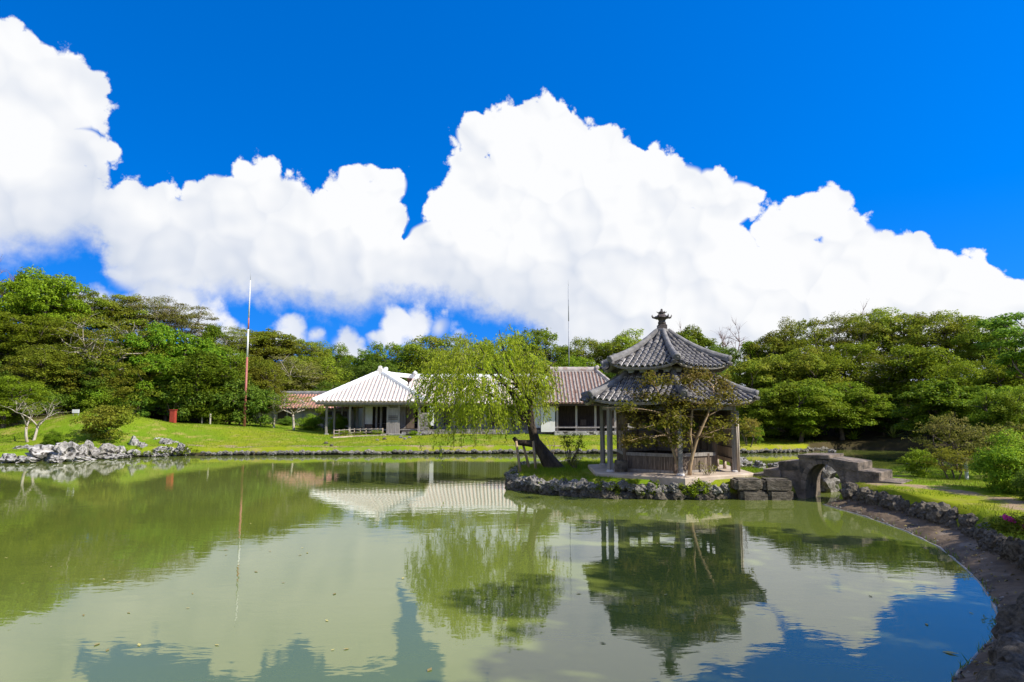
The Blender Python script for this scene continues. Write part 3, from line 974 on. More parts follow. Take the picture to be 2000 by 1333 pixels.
# ragged boulder behind the bridge arch
g = Vector((12.0, 25.4, 0.1))
o = link('boulder', STONES[3], None, (g.x, g.y, 0.4), (0, 0, 1), (0.62, 0.6, 0.72))
tag(o, 'tall ragged boulder seen through the arch of the bridge', 'rock')
for k, (x, y, s) in enumerate([(9.9, 28.4, .36), (10.6, 28.0, .26), (11.1, 27.6, .24)]):
    o = link('rock', ROCKS[k], None, (x, y, 0.7), (0, 0, k), (s * 1.3, s, s))
    tag(o, ['largest pale rock of the three beside the bamboo screen', 'middle pale rock of the three beside the bamboo screen', 'pale rock nearest the bridge beside the bamboo screen'][k], 'rock', 'pale rocks behind the islet path')


# ------------------------------------------------------------------ hexagonal pavilion
PC = Vector((6.15, 26.25, 0.0))
PROT = R(-92)          # first corner faces the viewer
pav = root('pavilion', (PC.x, PC.y, 0.62), 'hexagonal wooden pavilion with two-tiered grey tiled roof on the islet', 'pavilion')
Z0 = 0.62              # local z = world z - Z0


def hexpt(r, k, z=0.0):
    q = PROT + k * math.pi / 3
    return Vector((r * math.cos(q), r * math.sin(q), z))


# platform of paved stone
b = MB().lathe([(3.42, -0.15), (3.42, 0.10), (3.38, 0.14)], 6, PROT)
b.build('platform', M['platform'], pav)
FL = 0.14
# posts on the outer ring, with stone feet
for k in range(6):
    c = hexpt(2.72, k)
    b = MB().lathe([(0.15, 0.0), (0.15, 0.05), (0.12, 0.08)], 10, 0, c=(c.x, c.y, FL))
    foot = b.build('post_base', M['mortar'], pav)
    b = MB().box((c.x, c.y, FL + 0.08 + 1.22), (0.155, 0.155, 2.44), PROT + k * math.pi / 3)
    b.build('post', M['timber'], pav)
# inner room posts and low slatted walls
for k in range(6):
    c = hexpt(1.98, k)
    MB().box((c.x, c.y, FL + 1.3), (0.14, 0.14, 2.6), PROT + k * math.pi / 3).build('post', M['timber_brown'], pav)
for k in range(6):
    a, d = hexpt(1.98, k), hexpt(1.98, k + 1)
    e = (d - a).normalized()
    nrm_ = Vector((e.y, -e.x, 0))
    a2, d2 = a + e * 0.07, d - e * 0.07
    MB().beam(a2 + Vector((0, 0, FL + 0.66)), d2 + Vector((0, 0, FL + 0.66)), 0.20, 0.12).build('bench_rail', M['timber'], pav)
    MB().beam(a2 + Vector((0, 0, FL + 0.05)), d2 + Vector((0, 0, FL + 0.05)), 0.12, 0.09).build('sill', M['timber'], pav)
    w_ = MB().beam(a2 + Vector((0, 0, FL + 0.35)), d2 + Vector((0, 0, FL + 0.35)), 0.03, 0.5).build('low_wall', M['timber_dark'], pav)
    if k in (0, 5):       # the two sides seen from the bank: slat by slat
        L = (d2 - a2).length
        ns = int(L / 0.062)
        for i in range(ns):
            s_ = a2 + e * (0.031 + i * L / ns)
            MB().box((s_.x, s_.y, FL + 0.35), (0.042, 0.03, 0.5), math.atan2(e.y, e.x)).build('slat', M['slat'], w_).location = nrm_ * 0.032
    else:
        MB().beam(a2 + Vector((0, 0, FL + 1.1)), d2 + Vector((0, 0, FL + 1.1)), 0.04, 0.76).build('back_panel', M['panel'], pav)
        mid = (a2 + d2) / 2
        MB().beam(a2 + Vector((0, 0, FL + 2.02)), d2 + Vector((0, 0, FL + 2.02)), 0.04, 0.5).build('back_panel', M['timber_brown'], pav)
        MB().box((mid.x, mid.y, FL + 1.6), (0.09, 0.09, 1.9), math.atan2(e.y, e.x)).build('stud', M['timber_brown'], pav)
    MB().beam(a2 + Vector((0, 0, FL + 2.35)), d2 + Vector((0, 0, FL + 2.35)), 0.1, 0.16).build('lintel', M['timber_dark'], pav)
    o1, o2 = hexpt(2.72, k), hexpt(2.72, k + 1)
    MB().beam(o1 + e * .08 + Vector((0, 0, FL + 2.42)), o2 - e * .08 + Vector((0, 0, FL + 2.42)), 0.11, 0.17).build('eave_beam', M['timber'], pav)
# raised floor of the room
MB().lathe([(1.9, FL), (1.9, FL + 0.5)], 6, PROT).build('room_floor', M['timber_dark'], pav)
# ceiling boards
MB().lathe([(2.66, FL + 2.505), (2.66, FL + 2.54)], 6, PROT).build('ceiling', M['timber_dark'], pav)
# bamboo screen closing the bay to the bridge side
a, d = hexpt(2.72, 1), hexpt(2.72, 2)
e = (d - a).normalized()
scr = MB().beam(a + e * 0.1 + Vector((0, 0, FL + 1.32)), d - e * 0.1 + Vector((0, 0, FL + 1.32)), 0.02, 2.0).build('bamboo_screen', M['panel'], pav)
L = (d - a).length - 0.2
nb_ = 42
for i in range(nb_):
    for sgn in (-1, 1):
        s_ = a + e * (0.1 + (i + 0.5) * L / nb_) + Vector((-e.y, e.x, 0)) * (0.026 * (1 if sgn < 0 else -1))
        MB().tube([s_ + Vector((0, 0, FL + 0.32)), s_ + Vector((0, 0, FL + 2.32))], 0.026, 6).build('bamboo_cane', M['cane'], scr)
for zz in (0.5, 0.92, 1.34, 1.76, 2.16):
    for sgn in (-1, 1):
        o_ = Vector((-e.y, e.x, 0)) * (0.062 * sgn)
        MB().beam(a + e * 0.1 + o_ + Vector((0, 0, FL + zz)), d - e * 0.1 + o_ + Vector((0, 0, FL + zz)), 0.02, 0.035).build('binding', M['timber_dark'], scr)
for q in (0.12, 0.5, 0.88):
    s_ = a + (d - a) * q
    MB().tube([s_ + Vector((0, 0, FL)), s_ + Vector((0, 0, FL + 0.34))], 0.07, 8).build('screen_leg', M['bamboo'], scr)
# a bound bundle of canes at the corner post
c = hexpt(2.83, 1)
for i in range(7):
    q = i * 2 * math.pi / 6
    rr = 0.0 if i == 6 else 0.055
    MB().tube([(c.x + rr * math.cos(q), c.y + rr * math.sin(q), FL + 0.02), (c.x + rr * math.cos(q), c.y + rr * math.sin(q), FL + 2.3)], 0.03, 6).build('bamboo_cane', M['cane'], scr)


# ---- tiled hexagonal roofs
def tile_mesh():
    b = MB()
    n = 6
    L = 0.285
    vs = []
    for y, r_, dz in ((0.0, 0.082, 0.022), (L, 0.066, 0.0)):
        for i in range(n + 1):
            q = math.pi * i / n
            vs.append((r_ * math.cos(q), y, dz + r_ * 0.95 * math.sin(q)))
    fs = [(i, i + 1, n + 1 + i + 1, n + 1 + i) for i in range(n)]
    b.add(vs, fs, 0, True)
    # front lip with mortar
    vs = []
    for r_, y in ((0.082, 0.0), (0.070, -0.006), (0.046, 0.012)):
        for i in range(n + 1):
            q = math.pi * i / n
            vs.append((r_ * math.cos(q), y, 0.022 + r_ * 0.95 * math.sin(q)))
    fs = [(k * (n + 1) + i + 1, k * (n + 1) + i, (k + 1) * (n + 1) + i, (k + 1) * (n + 1) + i + 1) for k in range(2) for i in range(n)]
    b.add(vs, fs, 1, False)
    b.add([(0.046 * math.cos(math.pi * i / n), 0.012, 0.022 + 0.044 * math.sin(math.pi * i / n)) for i in range(n + 1)], [tuple(range(n + 1))[::-1]], 2)
    # mortar fillets along both feet
    for sx in (-1, 1):
        b.add([(sx * 0.078, 0, 0), (sx * 0.102, 0.0, -0.012), (sx * 0.086, L, -0.02), (sx * 0.062, L, 0.0)], [(0, 1, 2, 3) if sx < 0 else (3, 2, 1, 0)], 1)
    o = b.build('roof_tile', [M['grey_tile'], M['mortar'], M['grey_tile_dark']])
    me_ = o.data
    bpy.data.objects.remove(o)
    return me_


TILE = tile_mesh()


class HexRoof:
    def __init__(self, re, ze, rt, zt, curl, power):
        self.re, self.ze, self.rt, self.zt, self.curl, self.pw = re, ze, rt, zt, curl, power

    def at(self, k, x, tt):
        """x: metres across the face, tt: 0 eave .. 1 top"""
        r_ = self.re + (self.rt - self.re) * tt
        ap = r_ * math.cos(math.pi / 6)
        half = r_ * 0.5
        u = min(1.0, abs(x) / max(half, 1e-6))
        z = self.ze + (self.zt - self.ze) * (0.80 * tt + 0.20 * tt ** self.pw)
        z += self.curl * (u ** 3) * (1 - tt) ** 2
        q = PROT + k * math.pi / 3 + math.pi / 6
        ax = Vector((math.cos(q), math.sin(q), 0))
        tx = Vector((-math.sin(q), math.cos(q), 0))
        return ax * ap + tx * x + Vector((0, 0, z))

    def half(self, tt):
        return (self.re + (self.rt - self.re) * tt) * 0.5

    def surface(self, dz=0.0, grow=0.0):
        b = MB()
        nu, nt = 12, 10
        for k in range(6):
            vs = []
            for j in range(nt + 1):
                tt = j / nt
                for i in range(nu + 1):
                    x = self.half(tt) * (2 * i / nu - 1)
                    vs.append(self.at(k, x, tt) + Vector((0, 0, dz)))
            fs = [(j * (nu + 1) + i, j * (nu + 1) + i + 1, (j + 1) * (nu + 1) + i + 1, (j + 1) * (nu + 1) + i) for j in range(nt) for i in range(nu)]
            b.add(vs, fs, 0, True)
        return b


def build_roof(name, hr, spacing, label_faces):
    rf = hr.surface().build(name, M['grey_tile_dark'], pav)
    hr.surface(-0.10).build('soffit', M['timber'], rf)
    slope_len = (hr.at(0, 0, 0) - hr.at(0, 0, 1)).length
    rows_n = max(3, round(slope_len / 0.262))
    rest = MB()
    for k in range(6):
        ncol = int(2 * hr.half(0) / spacing)
        for c_ in range(ncol):
            x = (c_ - (ncol - 1) / 2) * spacing
            for j in range(rows_n):
                tt = j / rows_n
                if abs(x) > hr.half(min(1, tt + 0.5 / rows_n)) - 0.10:
                    break
                p0 = hr.at(k, x, tt)
                p1 = hr.at(k, x, min(1, tt + 1.0 / rows_n))
                yv = (p1 - p0).normalized()
                q = PROT + k * math.pi / 3 + math.pi / 6
                xv = Vector((-math.sin(q), math.cos(q), 0))
                xv = (xv - yv * xv.dot(yv)).normalized()
                zv = xv.cross(yv)
                if zv.z < 0:
                    xv, zv = -xv, -zv
                mt = Matrix((xv, yv, zv)).transposed().to_4x4()
                mt.translation = p0 - yv * (0.05 if j == 0 else 0.01) + zv * 0.012
                if k in label_faces:
                    o = bpy.data.objects.new('roof_tile', TILE)
                    COL.objects.link(o)
                    o.parent = rf
                    o.matrix_local = mt @ Matrix.Rotation(rng.uniform(-.03, .03), 4, 'Z')
                else:
                    rest.add([v.co for v in TILE.vertices], [tuple(p.vertices) for p in TILE.polygons], 0, True, mt)
    o = rest.build('hidden_side_tiles', [M['grey_tile'], M['mortar'], M['grey_tile_dark']], rf)
    o['kind'] = 'stuff'
    # hip ridges with round end tiles
    for k in range(6):
        pts = []
        for j in range(15):
            tt = j / 14
            r_ = hr.re + (hr.rt - hr.re) * tt
            pz = hr.at(k, hr.half(tt), tt).z
            pts.append(hexpt(r_ * (1.0 if j else 0.985), k, pz))
        b = MB()
        vs, fs = [], []
        prof = [(-0.125, -0.03), (-0.125, 0.10), (-0.095, 0.17), (-0.05, 0.215), (0, 0.23), (0.05, 0.215), (0.095, 0.17), (0.125, 0.10), (0.125, -0.03)]
        q = PROT + k * math.pi / 3
        sx = Vector((-math.sin(q), math.cos(q), 0))
        for j, p_ in enumerate(pts):
            sc = 1.0 - 0.28 * j / 14 + (0.10 if j == 0 else 0) + (0.035 if j % 2 else 0)
            for px_, pz_ in prof:
                vs.append(p_ + sx * (px_ * sc) + Vector((0, 0, pz_ * sc)))
        n = len(prof)
        for j in range(len(pts) - 1):
            for i in range(n - 1):
                fs.append((j * n + i, j * n + i + 1, (j + 1) * n + i + 1, (j + 1) * n + i))
        fs.append(tuple(range(n))[::-1])
        rd = b.add(vs, fs, 0, False).build('hip_ridge', M['ridge'], rf)
        # end disc and the corner tiles beneath
        dv = (pts[0] - pts[1]).normalized()
        c0 = pts[0] + Vector((0, 0, 0.10))
        b = MB()
        b.tube([c0 - dv * 0.05, c0 + dv * 0.06, c0 + dv * 0.085], [0.135, 0.15, 0.105], 12)
        b.tube([c0 + dv * 0.08, c0 + dv * 0.1], [0.05, 0.03], 8)
        e2 = b.build('ridge_end', M['ridge'], rf)
        for s_ in (-1, 1):
            cc = pts[0] + sx * (0.14 * s_) + Vector((0, 0, -0.06)) - dv * 0.04
            MB().tube([cc, cc + dv * 0.14], [0.065, 0.075], 8).build('corner_tile', M['grey_tile'], rf)
    # fascia boards, pale, and rafters
    for k in range(6):
        b = MB()
        vs, fs = [], []
        for i in range(13):
            x = hr.half(0.02) * (2 * i / 12 - 1)
            p_ = hr.at(k, x, 0.02)
            for oz, oy in ((-0.05, 0.0), (-0.15, 0.0), (-0.15, -0.05), (-0.05, -0.05)):
                qq = PROT + k * math.pi / 3 + math.pi / 6
                vs.append(p_ + Vector((math.cos(qq), math.sin(qq), 0)) * oy + Vector((0, 0, oz)))
        for i in range(12):
            for j in range(4):
                fs.append((i * 4 + j, i * 4 + (j + 1) % 4, (i + 1) * 4 + (j + 1) % 4, (i + 1) * 4 + j))
        b.add(vs, fs).build('fascia', M['timber_pale'], rf)
        nr = int(hr.half(0) * 2 / 0.3)
        for i in range(nr):
            x = (i - (nr - 1) / 2) * 0.3
            p0 = hr.at(k, x, 0.035) + Vector((0, 0, -0.15))
            p1 = hr.at(k, x, 0.5) + Vector((0, 0, -0.15))
            if k in (0, 5, 1, 4):
                MB().beam(p0, p1, 0.055, 0.08).build('rafter', M['timber_pale'], rf)
    return rf


lower = HexRoof(3.62, 2.80, 1.90, 3.88, 0.20, 2.2)
upper = HexRoof(2.66, 4.12, 0.30, 5.62, 0.22, 2.6)
build_roof('lower_roof', lower, 0.245, (0, 5))
build_roof('upper_roof', upper, 0.235, (0, 5))
# clerestory drum between the tiers
MB().lathe([(1.84, 2.66), (1.84, 4.3)], 6, PROT).build('drum', M['timber_dark'], pav)
for k in range(6):
    a, d = hexpt(1.9, k), hexpt(1.9, k + 1)
    MB().beam(a + Vector((0, 0, 3.84)), d + Vector((0, 0, 3.84)), 0.14, 0.10).build('drum_beam', M['timber_dark'], pav)
    MB().beam(a + Vector((0, 0, 4.06)), d + Vector((0, 0, 4.06)), 0.12, 0.1).build('drum_beam', M['timber'], pav)
    for i in range(4):
        s_ = a + (d - a) * ((i + 0.5) / 4)
        MB().box((s_.x, s_.y, 3.98), (0.10, 0.2, 0.12), PROT + k * math.pi / 3 + math.pi / 6, taper=1.5).build('bracket', M['mortar'], pav)
# finial
b = MB()
b.lathe([(0.34, 5.46), (0.36, 5.60), (0.33, 5.74), (0.30, 5.76)], 6, PROT)
fin = b.build('roof_cap', M['ridge'], pav)
MB().lathe([(0.25, 5.74), (0.25, 5.93), (0.20, 5.95), (0.20, 5.97)], 4, PROT + math.pi / 4).build('finial_base', M['finial'], pav)
b = MB()
b.lathe([(0.15, 5.96), (0.17, 6.02), (0.135, 6.10), (0.17, 6.17), (0.26, 6.20), (0.34, 6.22), (0.33, 6.25), (0.22, 6.31), (0.13, 6.38), (0.12, 6.41), (0.16, 6.43), (0.165, 6.45), (0.07, 6.50), (0.04, 6.53), (0.055, 6.56), (0.02, 6.61)], 12, PROT, smooth=True)
for k in range(6):
    q = PROT + k * math.pi / 3 + math.pi / 6
    c = Vector((0.335 * math.cos(q), 0.335 * math.sin(q), 6.23))
    u_ = Vector((math.cos(q), math.sin(q), 0))
    b.tube([c - u_ * 0.05, c + u_ * 0.03 + Vector((0, 0, 0.02)), c + u_ * 0.06 + Vector((0, 0, 0.08)), c + u_ * 0.05 + Vector((0, 0, 0.13))], [0.045, 0.04, 0.03, 0.01], 6)
    c = Vector((0.15 * math.cos(q), 0.15 * math.sin(q), 6.44))
    b.tube([c, c + u_ * 0.04 + Vector((0, 0, 0.03)), c + u_ * 0.045 + Vector((0, 0, 0.065))], [0.02, 0.018, 0.006], 5)
b.build('finial', M['finial'], pav)
# stone basin on the platform
g = hexpt(2.15, 4.6)
bs = MB().lathe([(0.24, 0), (0.27, 0.12), (0.25, 0.42), (0.22, 0.44), (0.17, 0.40), (0.15, 0.34)], 10, 0.2).build('stone_basin', M['limestone_dark'])
bs.location = (PC.x - 1.98, PC.y - 1.25, 0.76)
tag(bs, 'squat dark stone basin on the pavilion platform beside the low slatted wall', 'basin')

# ------------------------------------------------------------------ arched stone bridge
BC = Vector((10.75, 22.65, 0.0))
bx = Vector((0.70, -0.714, 0)).normalized()
by = Vector((-bx.y, bx.x, 0))           # away from the viewer
br = root('arched_bridge', BC, 'small stepped stone arch bridge joining the islet to the bank', 'bridge', rz=math.atan2(bx.y, bx.x))
W_ = 1.35
# outline of the side elevation (s, z), arch opening cut beneath
top = [(-2.05, 0.60), (-2.05, 0.92), (-1.50, 0.94), (-1.50, 1.22), (-0.80, 1.30), (-0.80, 1.50), (0.22, 1.53), (0.22, 1.44), (1.12, 1.33), (1.12, 1.10), (1.74, 1.06), (1.74, 0.60)]
arch = []
hw, zc = 0.62, 0.30
for i in range(17):
    q = math.pi * i / 16
    # slightly pointed arch
    arch.append((-hw * math.cos(q) * -1, zc + 0.98 * math.sin(q) ** 0.85))
arch = [(hw, -0.6)] + arch + [(-hw, -0.6)]
arch = [(hw, -0.6)] + [(hw * math.cos(math.pi * i / 18), zc + 0.97 * (math.sin(math.pi * i / 18) ** 0.8)) for i in range(19)] + [(-hw, -0.6)]
# side faces built as strips from arch / foot line up to the top line
S = sorted(set([round(v, 4) for v in np.linspace(-2.05, 1.74, 44)] + [p_[0] for p_ in top] + [round(p_[0], 4) for p_ in arch]))


def top_z(s, side):
    for (s1, z1), (s2, z2) in zip(top[:-1], top[1:]):
        if s1 == s2:
            continue
        if s1 <= s <= s2 and ((side > 0 and s < s2) or (side < 0 and s > s1)):
            return z1 + (z2 - z1) * (s - s1) / (s2 - s1)
    return top[0][1]


def low_z(s):
    if abs(s) < hw - 1e-6:
        c_ = math.acos(max(-1, min(1, s / hw)))
        return zc + 0.97 * (math.sin(c_) ** 0.8)
    return -0.6


b = MB()
for s1, s2 in zip(S[:-1], S[1:]):
    mid_open = abs((s1 + s2) / 2) < hw
    l1, l2 = (low_z(s1), low_z(s2)) if mid_open else (-0.6, -0.6)
    if mid_open and abs(abs(s1) - hw) < 1e-6:
        l1 = zc
    if mid_open and abs(abs(s2) - hw) < 1e-6:
        l2 = zc
    t1, t2 = top_z(s1, 1), top_z(s2, -1)
    for nseg in range(4):
        a0, a1 = nseg / 4, (nseg + 1) / 4
        q1 = [l1 + (t1 - l1) * a0, l2 + (t2 - l2) * a0, l2 + (t2 - l2) * a1, l1 + (t1 - l1) * a1]
        b.add([(s1, 0, q1[0]), (s2, 0, q1[1]), (s2, 0, q1[2]), (s1, 0, q1[3])], [(0, 1, 2, 3)])
        b.add([(s1, W_, q1[0]), (s2, W_, q1[1]), (s2, W_, q1[2]), (s1, W_, q1[3])], [(3, 2, 1, 0)])
    b.add([(s1, 0, l1), (s2, 0, l2), (s2, W_, l2), (s1, W_, l1)], [(3, 2, 1, 0)])
    b.add([(s1, 0, t1), (s2, 0, t2), (s2, W_, t2), (s1, W_, t1)], [(0, 1, 2, 3)])
for (s1, z1), (s2, z2) in zip(top[:-1], top[1:]):
    if s1 == s2:
        lo_, hi_ = min(z1, z2), max(z1, z2)
        b.add([(s1, 0, lo_), (s1, W_, lo_), (s1, W_, hi_), (s1, 0, hi_)], [(0, 1, 2, 3)])
for sg in (-1, 1):
    b.add([(sg * hw, 0, -0.6), (sg * hw, W_, -0.6), (sg * hw, W_, zc), (sg * hw, 0, zc)], [(0, 1, 2, 3)])
body_b = b.build('bridge_body', M['bridge'], br)


def slab(name, s1, s2, z1, z2, th, wd=W_, y0=-0.03, mat=None):
    """worn tread slab with slightly uneven edges"""
    import bmesh
    bm = bmesh.new()
    bmesh.ops.create_cube(bm, size=1.0)
    bmesh.ops.bevel(bm, geom=bm.edges[:], offset=0.035, segments=1, affect='EDGES')
    bmesh.ops.subdivide_edges(bm, edges=[e_ for e_ in bm.edges if e_.calc_length() > 0.5], cuts=5, use_grid_fill=True)
    for v in bm.verts:
        x_, y_, z_ = v.co
        zz = (z1 + (z2 - z1) * (x_ + 0.5))
        P_ = Vector((s1 + (s2 - s1) * (x_ + 0.5), y0 + (wd + 0.06) * (y_ + 0.5), zz - th * (0.5 - z_)))
        nz = mnoise.noise(P_ * 4.0) * 0.022
        v.co = P_ + Vector((nz, nz * 0.7, nz * 0.6 * (1 if z_ > 0 else 0.3)))
    m_ = bpy.data.meshes.new(name)
    bm.to_mesh(m_)
    bm.free()
    m_.materials.append(mat or M['bridge'])
    return link(name, m_, br)


slab('deck_slab', -0.84, 0.26, 1.53, 1.56, 0.13)
slab('step', 0.20, 1.16, 1.475, 1.365, 0.30)
slab('step', 1.06, 1.79, 1.12, 1.09, 0.52)
slab('step', 1.66, 2.42, 0.83, 0.80, 0.30)
slab('step', -1.55, -0.78, 1.25, 1.33, 0.34)
slab('step', -2.12, -1.46, 0.95, 0.97, 0.42)
slab('step', -2.62, -2.02, 0.74, 0.75, 0.3)
# voussoirs round the arch mouth
for i in range(12):
    q0, q1 = math.pi * i / 12, math.pi * (i + 1) / 12
    vs = []
    for yy in (-0.028, 0.12):
        for q in (q0 + 0.012, q1 - 0.012):
            for ro in (0.0, 0.17):
                c_, s_ = math.cos(q), math.sin(q)
                vs.append(((hw - 0.015 + ro) * c_, yy, zc + (0.955 + ro * 0.75) * (max(s_, 0) ** 0.8)))
    MB().add(vs, [(0, 2, 3, 1), (4, 5, 7, 6), (0, 1, 5, 4), (2, 6, 7, 3), (0, 4, 6, 2), (1, 3, 7, 5)]).build('voussoir', M['bridge'], br)


# ------------------------------------------------------------------ tiled palace: roof faces with tile rows
def roof_face(parent, e1, e2, t1, t2, mat_row, mat_pan, spacing=0.32, rad=0.105, rows=True, sag=0.0):
    """planar roof face between eave e1-e2 and top t1-t2 (t1 may equal t2); one mesh per tile row"""
    e1, e2, t1, t2 = map(Vector, (e1, e2, t1, t2))
    ex = (e2 - e1)
    W = ex.length
    ex.normalize()
    tl = (t1 - e1).dot(ex)
    tr = (t2 - e1).dot(ex)
    up = (t1 - e1) - ex * tl
    H = up.length
    up.normalize()
    nv = ex.cross(up)
    if nv.z < 0:
        nv = -nv
    th = 0.12
    vs = [e1, e2, t2, t1]
    vs = vs + [p_ - Vector((0, 0, th)) for p_ in vs]
    b = MB().add(vs, [(0, 1, 2, 3), (7, 6, 5, 4), (0, 4, 5, 1), (1, 5, 6, 2), (2, 6, 7, 3), (3, 7, 4, 0)])
    fc = b.build('roof_slope', mat_pan, parent)
    if not rows:
        return fc
    n = int(W / spacing)
    for i in range(n):
        x = (i + 0.5) * W / n
        # length up to the sloping sides
        h = H
        if x < tl - 1e-3:
            h = H * x / max(tl, 1e-6)
        elif x > tr + 1e-3:
            h = H * (W - x) / max(W - tr, 1e-6)
        if h < 0.3:
            continue
        x += rng.uniform(-.02, .02)
        p0 = e1 + ex * x - up * rng.uniform(0.03, 0.09) + nv * rng.uniform(-.012, .012)
        p1 = e1 + ex * x + up * (h - 0.03)
        sg = 6
        vv, ff = [], []
        nseg = max(2, int((p1 - p0).length / 0.30))
        for j in range(nseg + 1):
            for dd in ((0,) if j in (0, nseg) else (0, 1)):
                f_ = j / nseg
                r_ = rad * (1.0 if dd or j == 0 else 0.86) * rng.uniform(0.94, 1.06)
                cpt = p0 + (p1 - p0) * f_
                for k in range(sg + 1):
                    q = math.pi * k / sg
                    vv.append(cpt + ex * (r_ * math.cos(q)) + nv * (r_ * 0.9 * math.sin(q)))
        m_ = len(vv) // (sg + 1)
        for j in range(m_ - 1):
            for k in range(sg):
                ff.append((j * (sg + 1) + k, j * (sg + 1) + k + 1, (j + 1) * (sg + 1) + k + 1, (j + 1) * (sg + 1) + k))
        bb = MB().add(vv, ff, 0, True)
        bb.add([vv[k] for k in range(sg + 1)], [tuple(range(sg + 1))], 1)
        bb.build('tile_row', [mat_row, mat_pan], fc)
    return fc


def ridge_bar(parent, a, b_, wd, ht, mat, name='ridge', ends=True):
    a, b_ = Vector(a), Vector(b_)
    d = (b_ - a).normalized()
    s = d.cross(Vector((0, 0, 1))).normalized()
    u = s.cross(d)
    prof = [(-0.5, -0.3), (-0.5, 0.35), (-0.32, 0.8), (0, 1.0), (0.32, 0.8), (0.5, 0.35), (0.5, -0.3)]
    n = len(prof)
    ns = max(2, int((b_ - a).length / 0.3))
    vs, fs = [], []
    for j in range(ns + 1):
        p_ = a + (b_ - a) * (j / ns)
        k_ = 1.0 + (0.05 if j % 2 else 0)
        for x, z in prof:
            vs.append(p_ + s * (x * wd * k_) + u * (z * ht * k_))
    for j in range(ns):
        for i in range(n - 1):
            fs.append((j * n + i, j * n + i + 1, (j + 1) * n + i + 1, (j + 1) * n + i))
    fs.append(tuple(range(n))[::-1])
    fs.append(tuple(ns * n + i for i in range(n)))
    return MB().add(vs, fs).build(name, mat, parent)


def knob(parent, p_, r_, mat, d=(0, -1, 0)):
    p_, d = Vector(p_), Vector(d).normalized()
    b = MB().tube([p_ - d * 0.1, p_ + d * 0.12, p_ + d * 0.2], [r_, r_, r_ * 0.6], 10)
    return b.build('ridge_end', mat, parent)


HZ = 0.86
pal = root('palace', (-4.0, 58.0, HZ), 'long low timber palace with white-plastered tile roofs behind the far lawn', 'palace')
OX, OY = -4.0, 58.0


def L_(x, y, z):
    return (x - OX, y - OY, z - HZ)


# --- front wing (left), hip end towards the pond
wx0, wx1, wy0 = -16.7, -7.3, 54.6
ze, zr = 3.72, 6.35
pk = (-12.0, 58.9)
roofA = MB().box(L_(-12.0, 60.5, 3.66), (9.0, 11.6, 0.06)).build('wing_roof', M['timber_dark'], pal)
roof_face(pal, L_(wx0, wy0, ze), L_(wx1, wy0, ze), L_(pk[0], pk[1], zr), L_(pk[0], pk[1], zr), M['mortar_row'], M['pan_white'], 0.32, 0.125)
roof_face(pal, L_(wx0, 67.0, ze), L_(wx0, wy0, ze), L_(pk[0], 67.0, zr), L_(pk[0], pk[1], zr), M['mortar_row'], M['pan_white'], 0.32, 0.125)
roof_face(pal, L_(wx1, wy0, ze), L_(wx1, 67.0, ze), L_(pk[0], pk[1], zr), L_(pk[0], 67.0, zr), M['mortar_row'], M['pan_white'], 0.32, 0.125)
ridge_bar(pal, L_(pk[0], pk[1] - 0.2, zr), L_(pk[0], 67.0, zr), 0.36, 0.34, M['plaster'])
for xe in (wx0, wx1):
    ridge_bar(pal, L_(xe + (0.05 if xe == wx0 else -0.05), wy0 + 0.05, ze + 0.02), L_(pk[0], pk[1], zr), 0.34, 0.30, M['plaster'], 'hip_ridge')
    knob(pal, L_(xe, wy0 + 0.02, ze + 0.14), 0.17, M['mortar_row'], ((-1 if xe == wx0 else 1), -1, 0.1))
b = MB().tube([L_(pk[0], pk[1] - 0.35, zr + 0.18), L_(pk[0], pk[1] - 0.05, zr + 0.2)], [0.24, 0.26], 12)
b.tube([L_(pk[0], pk[1] - 0.30, zr + 0.46), L_(pk[0], pk[1] - 0.05, zr + 0.46)], [0.17, 0.17], 12)
b.build('ridge_ornament', M['mortar_row'], pal)
MB().tube([L_(pk[0] + 0.12, 60.4, zr + 0.4), L_(pk[0] + 0.12, 60.8, zr + 0.45)], [0.2, 0.2], 10).build('ridge_ornament', M['plaster'], pal)
# eave boards
MB().beam(L_(wx0 + 0.15, wy0 + 0.12, ze - 0.2), L_(wx1 - 0.15, wy0 + 0.12, ze - 0.2), 0.08, 0.16).build('fascia', M['timber'], pal)
MB().beam(L_(wx0 + 0.12, wy0 + 0.2, ze - 0.2), L_(wx0 + 0.12, 66, ze - 0.2), 0.08, 0.16).build('fascia', M['timber'], pal)
MB().beam(L_(wx0 + 0.6, 55.55, ze - 0.36), L_(wx1 - 0.4, 55.55, ze - 0.36), 0.14, 0.2).build('eave_beam', M['timber'], pal)
# posts: front row and the open veranda side
for x, y in [(-15.85, 55.55), (-15.85, 58.0), (-15.85, 60.6), (-15.85, 63.4), (-13.85, 55.55), (-11.95, 57.3), (-10.6, 55.4), (-9.65, 55.4), (-7.95, 55.55), (-14.3, 60.0), (-13.1, 57.4), (-11.55, 57.3)]:
    MB().box(L_(x, y, HZ + 1.35), (0.17, 0.17, 2.7)).build('post', M['timber'], pal)
    MB().box(L_(x, y, HZ + 0.03), (0.36, 0.36, 0.14)).build('post_base', M['limestone'], pal)
# raised timber floor and stone step
MB().box(L_(-10.6, 61.2, HZ + 0.28), (6.6, 8.4, 0.42)).build('floor', M['timber_dark'], pal)
MB().box(L_(-10.4, 56.35, HZ + 0.42), (5.6, 1.2, 0.09)).build('veranda_floor', M['timber'], pal)
MB().box(L_(-9.2, 54.85, HZ + 0.02), (3.6, 0.8, 0.22)).build('stone_step', M['limestone'], pal)
MB().box(L_(-8.0, 55.1, HZ + 0.2), (2.6, 0.7, 0.16)).build('stone_step', M['limestone'], pal)
